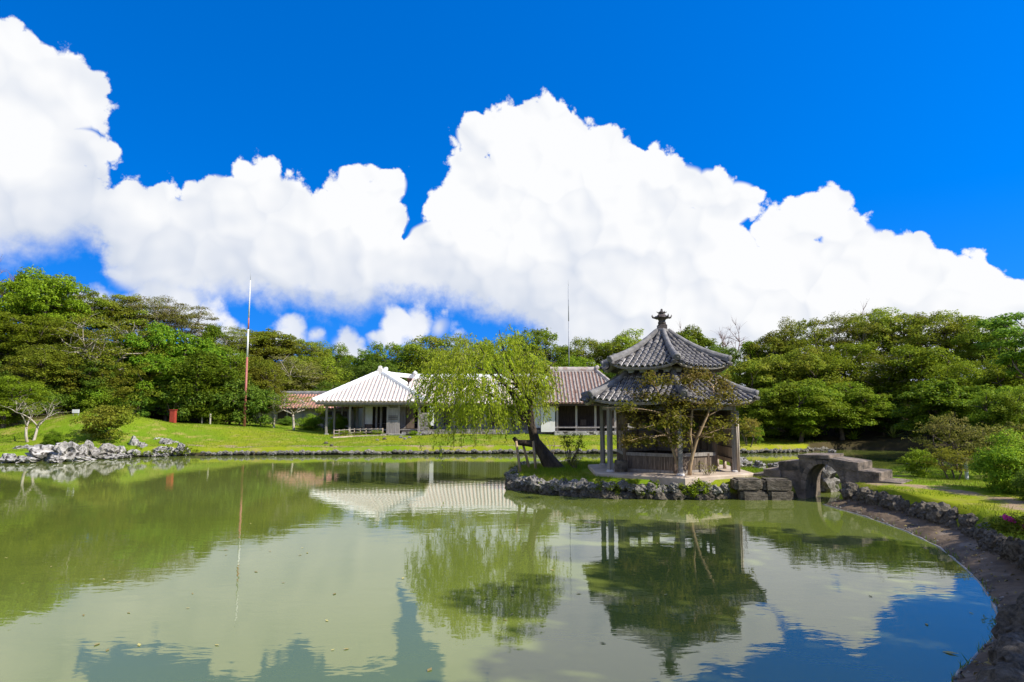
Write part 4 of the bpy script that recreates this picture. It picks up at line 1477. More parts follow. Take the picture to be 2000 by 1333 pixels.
# inner wall: panels and dark openings
wy = 57.5
for x0, x1, z0, z1, mt, nm in [(-13.05, -12.35, 1.72, 3.3, 'paper', 'screen_panel'), (-13.05, -12.35, 1.32, 1.70, 'timber_brown', 'wainscot'),
                               (-11.1, -10.85, 1.32, 3.3, 'paper', 'screen_panel'), (-10.8, -9.4, 1.32, 3.3, 'timber', 'board_wall'), (-9.35, -8.65, 1.32, 3.3, 'timber_brown', 'board_wall'),
                               (-13.2, -7.4, 3.3, 3.6, 'timber', 'lintel')]:
    MB().box(L_((x0 + x1) / 2, wy, (z0 + z1) / 2), (x1 - x0, 0.08, z1 - z0)).build(nm, M[mt], pal)
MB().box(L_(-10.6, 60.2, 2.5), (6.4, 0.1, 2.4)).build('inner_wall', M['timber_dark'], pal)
for x in (-11.75, -9.0):
    MB().box(L_(x, 58.6, 1.75), (0.9, 0.05, 0.05)).build('inner_rail', M['timber'], pal)
# weathered board screen standing before the front wing
sc_ = MB().box(L_(-10.12, 55.36, 2.02), (0.84, 0.04, 2.3)).build('board_screen', M['timber'], pal)
for i in range(6):
    MB().box(L_(-10.47 + i * 0.14, 55.325, 1.48), (0.125, 0.035, 1.15)).build('board', M['timber'], sc_)
for i in range(3):
    MB().box(L_(-10.12, 55.325, 2.2 + i * 0.13), (0.8, 0.03, 0.05)).build('rail', M['timber_dark'], sc_)
# stone pillar and white wall end at the corner
for i in range(7):
    MB().box(L_(-7.55, 56.1, HZ + 0.13 + i * 0.27), (0.72 + 0.05 * (i % 2), 0.6, 0.255)).build('pillar_stone', M['limestone_mid'], pal)
MB().box(L_(-7.05, 57.2, 2.45), (0.34, 0.1, 1.7)).build('white_panel', M['plaster'], pal)
# --- middle wing, ridge along the lawn
mx0, mx1 = -10.0, 4.2
zeB, zrB = 3.52, 6.02
roof_face(pal, L_(-10.0, 57.2, zeB), L_(mx1, 57.2, zeB), L_(-9.4, 61.4, zrB), L_(mx1, 61.4, zrB), M['mortar_row'], M['pan_white'])
roof_face(pal, L_(mx1, 65.6, zeB), L_(mx0, 65.6, zeB), L_(mx1, 61.4, zrB), L_(mx0, 61.4, zrB), M['mortar_row'], M['red_tile'], rows=False)
ridge_bar(pal, L_(-9.4, 61.4, zrB), L_(mx1, 61.4, zrB), 0.36, 0.34, M['plaster'])
MB().tube([L_(-9.3, 61.2, zrB + 0.3), L_(-9.1, 61.2, zrB + 0.55)], [0.2, 0.16], 10).build('ridge_ornament', M['plaster'], pal)
ridge_bar(pal, L_(pk[0] + 0.3, 61.4, zr - 0.1), L_(-9.4, 61.4, zrB), 0.34, 0.3, M['plaster'], 'valley_ridge')
MB().beam(L_(-7.2, 57.35, zeB - 0.18), L_(mx1, 57.35, zeB - 0.18), 0.08, 0.16).build('fascia', M['timber_pale'], pal)
MB().box(L_(-1.6, 59.2, 2.2), (11.2, 0.12, 2.7)).build('long_wall', M['timber'], pal)
for i in range(8):
    x = -6.6 + i * 1.4
    MB().box(L_(x, 58.2, 2.2), (0.15, 0.15, 2.7)).build('post', M['timber'], pal)
for i, (x, w2) in enumerate([(-5.9, 0.8), (-4.4, 1.1), (-1.6, 1.1), (0.4, 1.0), (2.6, 0.8)]):
    f_ = MB().box(L_(x, 59.12, 2.3), (w2, 0.06, 1.5)).build('window', M['timber_dark'], pal)
    for j in range(5):
        MB().box(L_(x - w2 / 2 + (j + 0.5) * w2 / 5, 59.07, 2.3), (0.04, 0.04, 1.45)).build('window_bar', M['timber'], f_)
MB().box(L_(-1.6, 58.0, HZ + 0.18), (11.6, 1.5, 0.36)).build('stone_base', M['limestone_mid'], pal)
MB().box(L_(2.0, 57.6, 2.35), (1.1, 0.1, 1.9)).build('white_panel', M['plaster'], pal)
for x in (1.42, 2.6):
    MB().box(L_(x, 57.6, 2.1), (0.14, 0.16, 2.5)).build('post', M['timber_pale'], pal)
MB().box(L_(2.0, 57.5, 3.42), (3.2, 0.5, 0.12)).build('white_eave', M['plaster'], pal)
# --- right wing with open gallery
zeC, zrC = 3.62, 6.55
cx0, cx1, cy0 = 2.6, 10.4, 55.2
roof_face(pal, L_(cx0, cy0, zeC), L_(cx1, cy0, zeC), L_(cx0 + 1.0, 59.6, zrC), L_(7.7, 59.6, zrC), M['mortar_row_pink'], M['red_tile'], 0.3, 0.10)
roof_face(pal, L_(cx1, cy0, zeC), L_(cx1, 64.0, zeC), L_(7.7, 59.6, zrC), L_(7.7, 59.6, zrC), M['mortar_row_pink'], M['red_tile'], 0.3, 0.10)
roof_face(pal, L_(cx0, 64.0, zeC), L_(cx0, cy0, zeC), L_(cx0 + 1.0, 59.6, zrC), L_(cx0 + 1.0, 59.6, zrC), M['mortar_row_pink'], M['red_tile'], rows=False)
ridge_bar(pal, L_(cx0 + 0.8, 59.6, zrC), L_(7.85, 59.6, zrC), 0.4, 0.36, M['mortar_row_pink'])
ridge_bar(pal, L_(cx1, cy0, zeC), L_(7.7, 59.6, zrC), 0.32, 0.26, M['mortar_row_pink'], 'hip_ridge')
for x in (cx0 + 0.8, 7.85):
    knob(pal, L_(x, 59.5, zrC + 0.3), 0.2, M['mortar_row_pink'])
MB().beam(L_(cx0 + .1, cy0 + .15, zeC - 0.2), L_(cx1 - .1, cy0 + .15, zeC - 0.2), 0.08, 0.16).build('fascia', M['timber_dark'], pal)
for x in (3.9, 5.55, 7.2, 8.9, 10.0):
    MB().box(L_(x, 56.1, 2.25), (0.17, 0.17, 2.6)).build('post', M['timber_pale'], pal)
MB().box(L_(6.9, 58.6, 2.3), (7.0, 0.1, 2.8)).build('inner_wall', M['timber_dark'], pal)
MB().box(L_(6.9, 57.2, HZ + 0.62), (7.2, 2.6, 0.1)).build('gallery_floor', M['timber'], pal)
MB().box(L_(6.4, 58.3, 1.85), (0.5, 0.1, 0.5)).build('inner_panel', M['timber_brown'], pal)
for i in range(18):
    MB().box(L_(5.7 + i * 0.083, 56.05, HZ + 0.46), (0.035, 0.035, 0.26)).build('baluster', M['timber_pale'], pal)
MB().box(L_(6.4, 56.05, HZ + 0.62), (1.6, 0.07, 0.06)).build('rail', M['timber_pale'], pal)
for i in range(5):
    MB().box(L_(4.4 + i * 1.62, 55.6, HZ + 0.10), (1.58, 1.3, 0.42)).build('base_stone', M['limestone'], pal)
MB().box(L_(3.1, 55.9, 2.2), (1.2, 0.1, 2.2)).build('white_panel', M['paper'], pal)

# ------------------------------------------------------------------ small annex with orange tiles
ann = root('annex', (-21.5, 66.0, 1.2), 'small grey outbuilding with orange-red tiled roof behind garden trees', 'building')


def N_(x, y, z):
    return (x + 21.5, y - 66.0, z - 1.2)


roof_face(ann, N_(-26.2, 63.6, 3.15), N_(-15.6, 63.6, 3.15), N_(-23.6, 66.2, 4.55), N_(-15.6, 66.2, 4.55), M['orange_tile'], M['red_tile'], 0.30, 0.1)
roof_face(ann, N_(-26.2, 68.8, 3.15), N_(-26.2, 63.6, 3.15), N_(-23.6, 66.2, 4.55), N_(-23.6, 66.2, 4.55), M['orange_tile'], M['red_tile'], 0.30, 0.1)
roof_face(ann, N_(-15.6, 68.8, 3.15), N_(-26.2, 68.8, 3.15), N_(-15.6, 66.2, 4.55), N_(-23.6, 66.2, 4.55), M['orange_tile'], M['red_tile'], rows=False)
ridge_bar(ann, N_(-23.7, 66.2, 4.55), N_(-15.6, 66.2, 4.55), 0.34, 0.3, M['ridge'])
MB().box(N_(-20.6, 66.2, 2.1), (10.0, 4.0, 2.0)).build('wall', M['timber_pale'], ann)
MB().box(N_(-22.4, 64.17, 2.2), (1.5, 0.08, 1.3)).build('window', M['timber_dark'], ann)
MB().box(N_(-17.6, 64.17, 2.55), (3.2, 0.08, 0.5)).build('window', M['timber_dark'], ann)
for i in range(7):
    MB().box(N_(-25.2 + i * 1.5, 64.13, 2.1), (0.12, 0.1, 2.0)).build('stud', M['timber'], ann)
MB().box(N_(-20.6, 64.1, 1.15), (10.1, 0.3, 0.4)).build('plinth', M['limestone'], ann)


# ------------------------------------------------------------------ trees
nr = np.random.default_rng(17)


def leaves(cent, normal, size, aspect=0.5, droop=0.25, gen=nr):
    """rhombic leaves: cent (n,3), normal (n,3), size (n,) -> (4n,3)"""
    n = len(cent)
    normal = normal / np.maximum(np.linalg.norm(normal, axis=1, keepdims=True), 1e-6)
    rv = gen.normal(size=(n, 3))
    t_ = np.cross(normal, rv)
    t_ /= np.maximum(np.linalg.norm(t_, axis=1, keepdims=True), 1e-6)
    s_ = np.cross(normal, t_)
    L = size[:, None]
    out = np.empty((n, 4, 3))
    out[:, 0] = cent - t_ * L * 0.5
    out[:, 1] = cent + s_ * L * 0.5 * aspect + normal * L * 0.10
    out[:, 2] = cent + t_ * L * 0.5 - normal * L * droop
    out[:, 3] = cent - s_ * L * 0.5 * aspect + normal * L * 0.10
    return out.reshape(-1, 3)


def clump_leaves(c, rad, n, size, up=0.7, gen=nr, shell=0.45, under=-0.35, aspect=0.5):
    """leaves over the upper shell of one ellipsoid clump"""
    d = gen.normal(size=(n * 2, 3))
    d /= np.linalg.norm(d, axis=1, keepdims=True)
    d = d[d[:, 2] > under][:n]
    n = len(d)
    r_ = 1 - shell * gen.random((n, 1)) ** 1.4
    bump_ = 1 + 0.16 * np.sin(d[:, :1] * 5 + c[0] * 3) * np.sin(d[:, 1:2] * 6 + c[1] * 2)
    p_ = np.asarray(c) + d * r_ * bump_ * np.asarray(rad)
    nm = d * 0.55 + np.array([0, 0, up]) + gen.normal(size=(n, 3)) * 0.38
    return leaves(p_, nm, size * gen.uniform(0.65, 1.3, n), aspect, gen=gen)


def bent(a, b_, n=5, sag=0.0, wob=0.12, rnd=rng):
    a, b_ = Vector(a), Vector(b_)
    L = (b_ - a).length
    out = []
    w1 = Vector((rnd.uniform(-1, 1), rnd.uniform(-1, 1), rnd.uniform(-.4, .4))) * wob * L
    for i in range(n):
        f_ = i / (n - 1)
        k_ = math.sin(math.pi * f_)
        out.append(a + (b_ - a) * f_ + w1 * k_ + Vector((0, 0, sag * L * k_)))
    return out


def make_tree(name, seed, H=8.0, Rc=3.4, fork=0.3, nclump=36, per=300, leaf=0.20, flat=0.5, low=0.32, bark='bark', lmat='leaf_olive', rtr=0.19, shell=0.45, twig=0, clump=(0.24, 0.40), stems=1, lean=0.0, up=0.7, branch_vis=0.5):
    """prototype: an Empty with children trunk and crown, base at the origin"""
    rnd = random.Random(seed)
    gen = np.random.default_rng(seed)
    zc_, zr_ = H * (1 + low) / 2, H * (1 - low) / 2
    cs = []
    tries = 0
    while len(cs) < nclump and tries < 4000:
        tries += 1
        d = Vector((rnd.gauss(0, 1), rnd.gauss(0, 1), rnd.gauss(0, 1) + 0.25)).normalized()
        k_ = rnd.uniform(0.45, 0.92) if len(cs) > nclump * 0.2 else rnd.uniform(0.1, 0.5)
        p_ = Vector((d.x * Rc * k_, d.y * Rc * k_, zc_ + d.z * zr_ * k_))
        if p_.z < H * low * 0.8:
            continue
        if any((p_ - q).length < Rc * 0.26 for q, _ in cs):
            continue
        cs.append((p_, rnd.uniform(*clump) * Rc))
    V = []
    for p_, r_ in cs:
        f_ = flat * rnd.uniform(0.8, 1.2)
        V.append(clump_leaves(p_, (r_, r_, r_ * f_), int(per * rnd.uniform(0.7, 1.3)), leaf, up, gen, shell))
        for _ in range(2):   # small satellite tufts break up the outline
            o_ = Vector((rnd.gauss(0, 1), rnd.gauss(0, 1), rnd.gauss(0.2, .5))).normalized() * r_ * rnd.uniform(0.9, 1.25)
            o_.z *= 0.7
            V.append(clump_leaves(p_ + o_, (r_ * .38, r_ * .38, r_ * .3 * f_ * 2), int(per * 0.12), leaf, up, gen, 0.8))
    cme = quads_mesh('crown', np.concatenate(V), 4, M[lmat]) if per else None
    b = MB()
    forks = []
    for s_ in range(stems):
        q = 2 * math.pi * s_ / max(stems, 1) + rnd.uniform(0, 1)
        sp = 0.0 if stems == 1 else Rc * 0.22
        top_ = Vector((sp * math.cos(q) + lean + rnd.uniform(-.2, .2), sp * math.sin(q) + rnd.uniform(-.2, .2), H * fork))
        b.tube(bent((0.08 * math.cos(q) * (stems > 1), 0.08 * math.sin(q) * (stems > 1), -0.4), top_, 6, 0, 0.06, rnd), [rtr * 1.35, rtr * 1.05, rtr * .95, rtr * .9, rtr * .85, rtr * .8], 7)
        forks.append(top_)
    mains = []
    nm = 5
    for k_ in range(nm):
        q = 2 * math.pi * k_ / nm + rnd.uniform(-.4, .4)
        f0 = forks[k_ % len(forks)]
        e_ = Vector((Rc * 0.5 * math.cos(q), Rc * 0.5 * math.sin(q), H * rnd.uniform(0.52, 0.72)))
        pts_ = bent(f0, e_, 6, 0.05, 0.10, rnd)
        b.tube(pts_, [rtr * .7, rtr * .6, rtr * .5, rtr * .42, rtr * .36, rtr * .3], 6)
        mains.append(pts_)
    allp = [p_ for m_ in mains for p_ in m_[2:]]
    for p_, r_ in cs:
        src = min(allp, key=lambda q: (q - p_).length + (0.6 if q.z > p_.z else 0))
        pts_ = bent(src, p_ + Vector((0, 0, r_ * 0.15)), 4, 0.03, 0.12, rnd)
        b.tube(pts_, [rtr * .28, rtr * .22, rtr * .15, rtr * .07], 5)
        for _ in range(twig):
            d = Vector((rnd.gauss(0, 1), rnd.gauss(0, 1), rnd.gauss(.35, .6))).normalized()
            st = pts_[2]
            e_ = p_ + Vector((d.x, d.y, d.z * 0.8)) * r_ * rnd.uniform(0.8, 1.35)
            b.tube(bent(st, e_, 4, 0.02, 0.15, rnd), [rtr * .11, rtr * .08, rtr * .055, rtr * .03], 4, cap=False)
    r0 = bpy.data.objects.new(name, None)
    COL.objects.link(r0)
    b.build('trunk', M[bark], r0)
    if cme:
        link('crown', cme, r0)
    r0['H'] = H
    r0['R'] = Rc
    return r0


PROTO = {
    'a': make_tree('broadleaf_tree', 1, 8.0, 3.6, 0.28, 66, 300, 0.185, 0.74, 0.10, clump=(0.19, 0.32), up=0.55),
    'b': make_tree('broadleaf_tree', 2, 8.0, 3.6, 0.26, 74, 280, 0.185, 0.80, 0.08, clump=(0.18, 0.31), up=0.5),
    'c': make_tree('broadleaf_tree', 3, 8.0, 3.4, 0.30, 60, 330, 0.19, 0.62, 0.14, clump=(0.20, 0.34), up=0.6),
    'd': make_tree('broadleaf_tree', 4, 8.0, 3.6, 0.24, 84, 260, 0.18, 0.85, 0.04, shell=0.6, clump=(0.17, 0.29), up=0.5),
    'r': make_tree('round_tree', 5, 7.0, 3.2, 0.26, 70, 330, 0.20, 0.78, 0.06, up=0.45, clump=(0.19, 0.32)),
    'q': make_tree('round_tree', 6, 7.0, 3.0, 0.28, 60, 300, 0.23, 0.74, 0.08, up=0.45, clump=(0.20, 0.34)),
    's': make_tree('sparse_tree', 7, 8.0, 3.8, 0.32, 58, 150, 0.17, 0.46, 0.16, bark='bark_pale', lmat='leaf_brown', twig=4, shell=0.8, rtr=0.17, clump=(0.2, 0.34)),
    'e': make_tree('broadleaf_tree', 14, 8.0, 3.3, 0.3, 90, 230, 0.15, 0.95, 0.06, clump=(0.14, 0.26), up=0.35),
    'f': make_tree('broadleaf_tree', 15, 8.0, 3.6, 0.3, 50, 300, 0.25, 0.7, 0.10, clump=(0.22, 0.38), up=0.4, shell=0.6),
    't': make_tree('sparse_tree', 8, 8.0, 3.5, 0.34, 56, 170, 0.17, 0.50, 0.16, bark='bark_pale', lmat='leaf_brown', twig=4, shell=0.8, rtr=0.16, clump=(0.2, 0.34)),
    'n': make_tree('bare_tree', 9, 7.0, 2.2, 0.35, 24, 0, 0.1, 0.6, 0.40, bark='bark_red', twig=6, rtr=0.13),
    'z': make_tree('shade_tree', 12, 15.0, 4.6, 0.45, 46, 170, 0.30, 0.6, 0.52, shell=0.7, clump=(0.15, 0.27), rtr=0.25),
    'w': make_tree('narrow_tree', 10, 8.0, 1.7, 0.35, 26, 280, 0.20, 0.9, 0.10, up=0.5, clump=(0.30, 0.48)),
}
PH = {k: (o['H'], o['R']) for k, o in PROTO.items()}
GREEN = {'o': 'leaf_olive', 'g': 'leaf_green', 'b': 'leaf_bright', 'y': 'leaf_yellow', 'd': 'leaf_dark', 'n': 'leaf_brown'}
# sight line of the treetop, distance, crown width (px), kind, leaf tone, label
TREES = [
    # left slope, skyline
    (18, 545, 66, 140, 's', 'n', 'sparse brown tree with bare top twigs at the skyline by the picture edge'),
    (85, 522, 63, 165, 'r', 'y', 'bright green round-topped tree, highest on the left wooded slope'),
    (160, 560, 68, 130, 'e', 'o', 'olive tree on the left skyline just below the highest bright tree'),
    (232, 572, 70, 130, 'a', 'o', 'flat-topped olive tree on the left skyline above the pale-branched tree'),
    (300, 570, 72, 130, 's', 'n', 'brownish thin-leaved tree on the left skyline, first of two'),
    (362, 586, 74, 125, 't', 'n', 'brownish thin-leaved tree on the left skyline, second of two, nearer the pole'),
    (408, 602, 66, 52, 'w', 'b', 'narrow bright green treetop poking over the left skyline'),
    (452, 628, 76, 115, 't', 'o', 'half-bare olive treetop on the skyline just left of the striped pole'),
    (520, 642, 80, 125, 'f', 'o', 'olive treetop on the skyline just right of the striped pole'),
    (590, 654, 82, 135, 'e', 'o', 'olive fine-leaved treetop on the skyline above the orange-roofed outbuilding'),
    (650, 668, 84, 115, 'b', 'g', 'low green treetop at the right foot of the left slope skyline'),
    # left slope, middle
    (30, 608, 58, 175, 'f', 'y', 'yellow-green spreading tree at the picture edge, halfway up the left slope'),
    (112, 615, 56, 150, 'c', 'y', 'layered yellow-green tree halfway up the left slope, next to the pale-branched tree'),
    (205, 606, 55, 200, 's', 'o', 'wide tree with bare pale horizontal branches in the middle of the left slope'),
    (300, 628, 58, 150, 'r', 'b', 'deep bright green tree right of the pale-branched tree'),
    (368, 650, 60, 140, 'q', 'b', 'bright green tree in front of the two brownish skyline trees'),
    (432, 662, 63, 125, 'e', 'g', 'olive tree left of the striped pole, half hidden by a leafier one'),
    (505, 690, 66, 120, 'a', 'o', 'olive tree right of the striped pole at mid slope'),
    (560, 684, 72, 140, 't', 'n', 'brown twiggy tree behind the orange-roofed outbuilding'),
    (622, 692, 76, 130, 'b', 'o', 'olive tree rising behind the roof of the outbuilding'),
    (676, 704, 80, 110, 'c', 'd', 'dark tree just left of the white roof peak'),
    # left slope, front
    (14, 728, 46, 130, 'd', 'y', 'low pine-like yellow-green tree at the left picture edge'),
    (98, 672, 52, 150, 'a', 'o', 'olive tree standing behind the grass mound, left of a dark one'),
    (176, 692, 53.5, 130, 'd', 'd', 'dark leafy tree directly behind the grass mound'),
    (262, 700, 55, 150, 'e', 'o', 'olive low-branched tree where the grass mound slopes down'),
    (330, 690, 56, 120, 'q', 'b', 'bright green tree above the red box at the lawn edge'),
    (398, 688, 57, 150, 'r', 'b', 'broad bright green tree just left of the striped pole'),
    (452, 738, 58, 95, 'd', 'g', 'low green tree at the foot of the striped pole'),
    (545, 722, 71.5, 140, 'a', 'y', 'light green spreading tree shading the outbuilding roof'),
    (648, 742, 71, 100, 'b', 'd', 'dark tree between the outbuilding and the white roof'),
    # behind the palace
    (722, 680, 84, 100, 'c', 'd', 'dark treetop right of the sky gap behind the white roof'),
    (765, 660, 82, 130, 'e', 'g', 'dark green tree above the white roof peak'),
    (832, 650, 82, 140, 'a', 'o', 'olive tree behind the palace just left of the willow'),
    (900, 642, 84, 140, 't', 'o', 'half-bare olive tree behind the willow top'),
    (975, 652, 84, 130, 'b', 'o', 'tree showing just behind the willow tip'),
    (1045, 636, 84, 130, 'a', 'g', 'rounded dark green treetop right of the willow top'),
    (1108, 668, 86, 80, 'd', 'd', 'low dark treetop behind the thin mast'),
    (1152, 650, 82, 120, 'e', 'o', 'olive tree right of the thin mast above the reddish roof'),
    (1226, 640, 80, 130, 'c', 'o', 'olive tree on the skyline left of the pavilion roof'),
    (1295, 655, 82, 110, 'd', 'g', 'tree directly behind the pavilion finial'),
    (1352, 638, 78, 115, 'r', 'g', 'green tree behind the right slope of the pavilion roof'),
    (1405, 668, 72, 90, 'd', 'd', 'dark tree under the bare reddish tree right of the pavilion'),
    (742, 700, 75, 120, 'a', 'd', 'dark tree crown directly behind the white roof'),
    (1012, 690, 76, 160, 'd', 'd', 'dark green mass of leaves behind the willow and middle roof'),
    (1130, 690, 74, 120, 'a', 'g', 'tree touching the ridge of the reddish roof'),
    (1240, 690, 70, 130, 'b', 'd', 'dark tree between the reddish roof and the pavilion'),
    (1375, 690, 62, 120, 'b', 'd', 'dark tree just behind the right side of the pavilion'),
    # right slope, skyline
    (1470, 636, 66, 46, 'w', 'g', 'narrow pointed treetop just right of the bare reddish tree'),
    (1505, 642, 66, 120, 'c', 'o', 'first broad olive crown of the right skyline'),
    (1562, 612, 66, 135, 'e', 'o', 'second broad olive crown of the right skyline'),
    (1640, 602, 68, 150, 's', 'o', 'olive skyline tree with see-through branches, left of the highest'),
    (1718, 596, 68, 145, 'c', 'o', 'highest see-through umbrella tree of the right skyline'),
    (1785, 588, 70, 46, 'w', 'n', 'thin brown treetop spike on the right skyline'),
    (1850, 606, 64, 160, 'a', 'o', 'wide olive crown on the right skyline past the brown spike'),
    (1930, 616, 58, 130, 'b', 'g', 'green skyline crown next to the dark overhanging tree'),
    # right slope, middle
    (1480, 692, 56, 140, 'f', 'o', 'olive layered tree at mid height right of the pavilion'),
    (1560, 672, 55, 160, 'c', 'o', 'olive layered tree in the middle of the right slope'),
    (1645, 664, 56, 175, 'a', 'y', 'yellow-green umbrella tree in the middle of the right slope'),
    (1725, 678, 54, 150, 's', 'o', 'thin olive tree with dark limbs at mid right slope'),
    (1805, 672, 52, 165, 'f', 'y', 'yellow-green tree above the bright green spreading tree'),
    (1895, 690, 48, 170, 'e', 'y', 'olive tree between the bright spreading tree and the picture edge'),
    (1985, 690, 41, 180, 'r', 'y', 'sunny yellow-green crown at the right picture edge'),
    # right slope, front
    (1482, 752, 50, 130, 'd', 'g', 'green low-hanging tree beside the pavilion above the far lawn'),
    (1556, 738, 49, 150, 'f', 'g', 'broad-skirted olive tree over the dark far shore'),
    (1640, 742, 51, 170, 'c', 'g', 'layered green tree over the water behind the bridge'),
    (1722, 772, 52, 100, 'd', 'd', 'small dark tree beside the sunny gap in the woods'),
    (1845, 736, 40, 165, 'q', 'b', 'bright emerald spreading tree above the reddish shrubs'),
    (1960, 745, 36, 150, 'd', 'g', 'dark-skirted tree behind the big clipped bush'),
]
for i, (px, py, D, wp, kd, tone, lab) in enumerate(TREES):
    tp = A(px, py, D)
    x, y = tp.x, D
    zb = gz(x, y)
    H = max(2.5, tp.z - zb)
    h0, r0 = PH[kd]
    sw = (wp * 1.12 * D / 1260.0) / (2 * r0 * 1.08)
    o = copy_thing(PROTO[kd], (x, y, zb - 0.05), rng.uniform(0, 6.28), (sw, sw * rng.uniform(0.9, 1.1), H / (h0 * 1.03)), lab, 'tree', 'trees on the slopes around the pond', {'crown': M[GREEN[tone]]})
# leafless reddish trees
for px, py, D, wp, lab in [(1425, 622, 74, 60, 'bare reddish branching tree on the skyline right of the pavilion roof'), (1328, 628, 80, 50, 'bare twigs of a leafless tree behind the pavilion roof'), (6, 505, 62, 60, 'leafless dark twigs at the upper left treetops'), (1700, 590, 70, 70, 'leafless grey twigs over the highest right skyline tree')]:
    tp = A(px, py, D)
    zb = gz(tp.x, D)
    sw = wp * D / 1260 / 4.4
    copy_thing(PROTO['n'], (tp.x, D, zb), rng.uniform(0, 6), (sw * 1.15, sw * 1.15, (tp.z - zb) / 7.0), lab, 'tree', 'leafless trees')

# tall shade trees on the right bank, their shade falls over bank and water
SHADE = [((18.6, 8.2), 15.5, 4.8, 'z', 'g', 'tall dark shade tree beyond the bank wall'), ((17.0, 2.6), 15.5, 5.0, 'z', 'g', 'tall shade tree nearest the viewer'),
         ((22.0, 26.0), 6.4, 2.9, 'z', 'd', 'dark-leaved tree leaning in at the upper right corner')]
for (x, y), H, rc, kd, tone, lab in SHADE:
    h0, r0 = PH[kd]
    zb = gz(x, y)
    copy_thing(PROTO[kd], (x, y, zb), rng.uniform(0, 6), (rc / r0, rc / r0, H / h0), lab, 'tree', 'shade trees on the near bank', {'crown': M[GREEN[tone]]})

# understory shrubs along the foot of the woods
SHRUBP = {
    'u': make_tree('shrub', 21, 2.2, 1.5, 0.12, 26, 170, 0.13, 0.7, 0.02, rtr=0.05, up=0.5),
    'v': make_tree('shrub', 22, 2.2, 1.5, 0.10, 46, 300, 0.10, 0.85, -0.08, rtr=0.05, up=0.45, shell=0.6),
    'x': make_tree('shrub', 23, 2.0, 1.4, 0.30, 26, 90, 0.10, 0.35, 0.2, bark='bark', rtr=0.05, shell=0.8, stems=3, twig=2),
}
SH_ = {'u': (2.2, 1.5), 'v': (2.2, 1.5), 'x': (2.0, 1.4)}
US = [(-44, 47), (-40.5, 49), (-37, 50.5), (-34, 53), (-31.5, 54), (-28.5, 55), (-25.8, 56.5), (-24.2, 57.2), (-22.6, 58.0), (18.2, 56), (20.6, 53.5), (22.4, 51.8), (24.6, 53.4), (27.4, 53.8), (30.6, 53.0), (33.8, 48.6), (32.6, 43), (30, 40), (28.0, 37.5), (34, 38), (-13, 73), (0, 73), (9, 70), (14, 63), (16.5, 59)]
UC = {}
for i, (x, y) in enumerate(sorted(US)):
    s = rng.uniform(1.0, 1.6)
    k_ = rng.choice('uv')
    side = 'foot of the left wooded slope behind the mound' if x < -24.5 else 'foot of the striped pole' if x < -20 else 'back of the palace' if x < 10 else 'end of the far lawn right of the pavilion' if x < 23.5 else 'dark far shore behind the bridge'
    UC[side] = UC.get(side, 0) + 1
    copy_thing(SHRUBP[k_], (x, y, max(gz(x, y), 0.1) - 0.1), rng.uniform(0, 6), (s, s, s * rng.uniform(0.8, 1.2)), NTH[UC[side]] + ' dark leafy undergrowth shrub at the ' + side, 'shrub', 'undergrowth at the ' + side, {'crown': M[rng.choice(['leaf_dark', 'leaf_dark', 'leaf_green'])]})

# garden shrubs: sight line of centre base, distance, width px, height px, kind, tone, label
GSH = [
    (210, 858, 44.3, 100, 66, 'u', 'leaf_olive', 'round olive bush standing on the rocky shore'),
    (103, 866, 42.3, 34, 28, 'v', 'leaf_bright', 'small bright green bush left of the upright rock'),
    (605, 838, 60, 46, 30, 'v', 'leaf_green', 'clipped round green bush before the outbuilding'),
    (560, 834, 62, 34, 18, 'v', 'leaf_dark', 'low dark shrub under the light green spreading tree'),
    (660, 838, 60, 40, 34, 'v', 'leaf_green', 'green shrub behind the open veranda posts'),
    (630, 832, 61.5, 34, 50, 'x', 'leaf_yellow', 'airy yellow-green small tree at the corner of the white roof'),
    (1460, 850, 46, 56, 54, 'x', 'leaf_maple', 'tan feathery bush on the far lawn right of the pavilion'),
    (1476, 856, 47, 36, 34, 'u', 'leaf_bright', 'small bright green bush beside the tan feathery bush'),
    (1800, 926, 23.5, 62, 52, 'u', 'leaf_yellow', 'bright yellow-green leafy shrub on the bank behind the bridge end'),
    (1862, 927, 22.5, 96, 62, 'x', 'leaf_maple', 'tan see-through shrub in front of the white post'),
    (1862, 900, 24.5, 130, 112, 'x', 'leaf_brown', 'reddish-brown flat-topped shrub behind the tan one'),
    (1965, 880, 22.5, 150, 108, 'x', 'leaf_brown', 'reddish-brown layered shrub behind the big clipped bush'),
    (1990, 965, 19.0, 150, 112, 'v', 'leaf_green', 'big dense clipped green bush at the right picture edge'),
    (2040, 990, 17.0, 90, 70, 'v', 'leaf_dark', 'dark lower flank bush beside the big clipped bush'),
    (1168, 826, 62, 40, 28, 'v', 'leaf_bright', 'bright green shrub seen beside the open gallery'),
    (1205, 830, 64, 46, 40, 'v', 'leaf_bright', 'bright green hedge seen between the pavilion posts'),
    (700, 846, 54, 26, 10, 'x', 'leaf_yellow', 'low yellow-green plants inside the bamboo fence'),
    (672, 848, 53.5, 34, 14, 'x', 'leaf_green', 'leafy plants at the end of the bamboo fence'),
    (738, 846, 54, 30, 12, 'x', 'leaf_yellow', 'second patch of low plants inside the bamboo fence'),
    (808, 850, 54.4, 20, 10, 'u', 'leaf_green', 'small shrub beside the stone steps of the palace'),
]
for px, py, D, wp, hp, kd, lm, lab in GSH:
    p_ = A(px, py, D)
    h0, r0 = SH_[kd]
    s = wp * D / 1260 / (2 * r0)
    zb = gz(p_.x, D)
    copy_thing(SHRUBP[kd], (p_.x, D, zb - 0.05), rng.uniform(0, 6), (s, s, hp * D / 1260 / h0), lab, 'shrub', 'garden shrubs', {'crown': M[lm]})

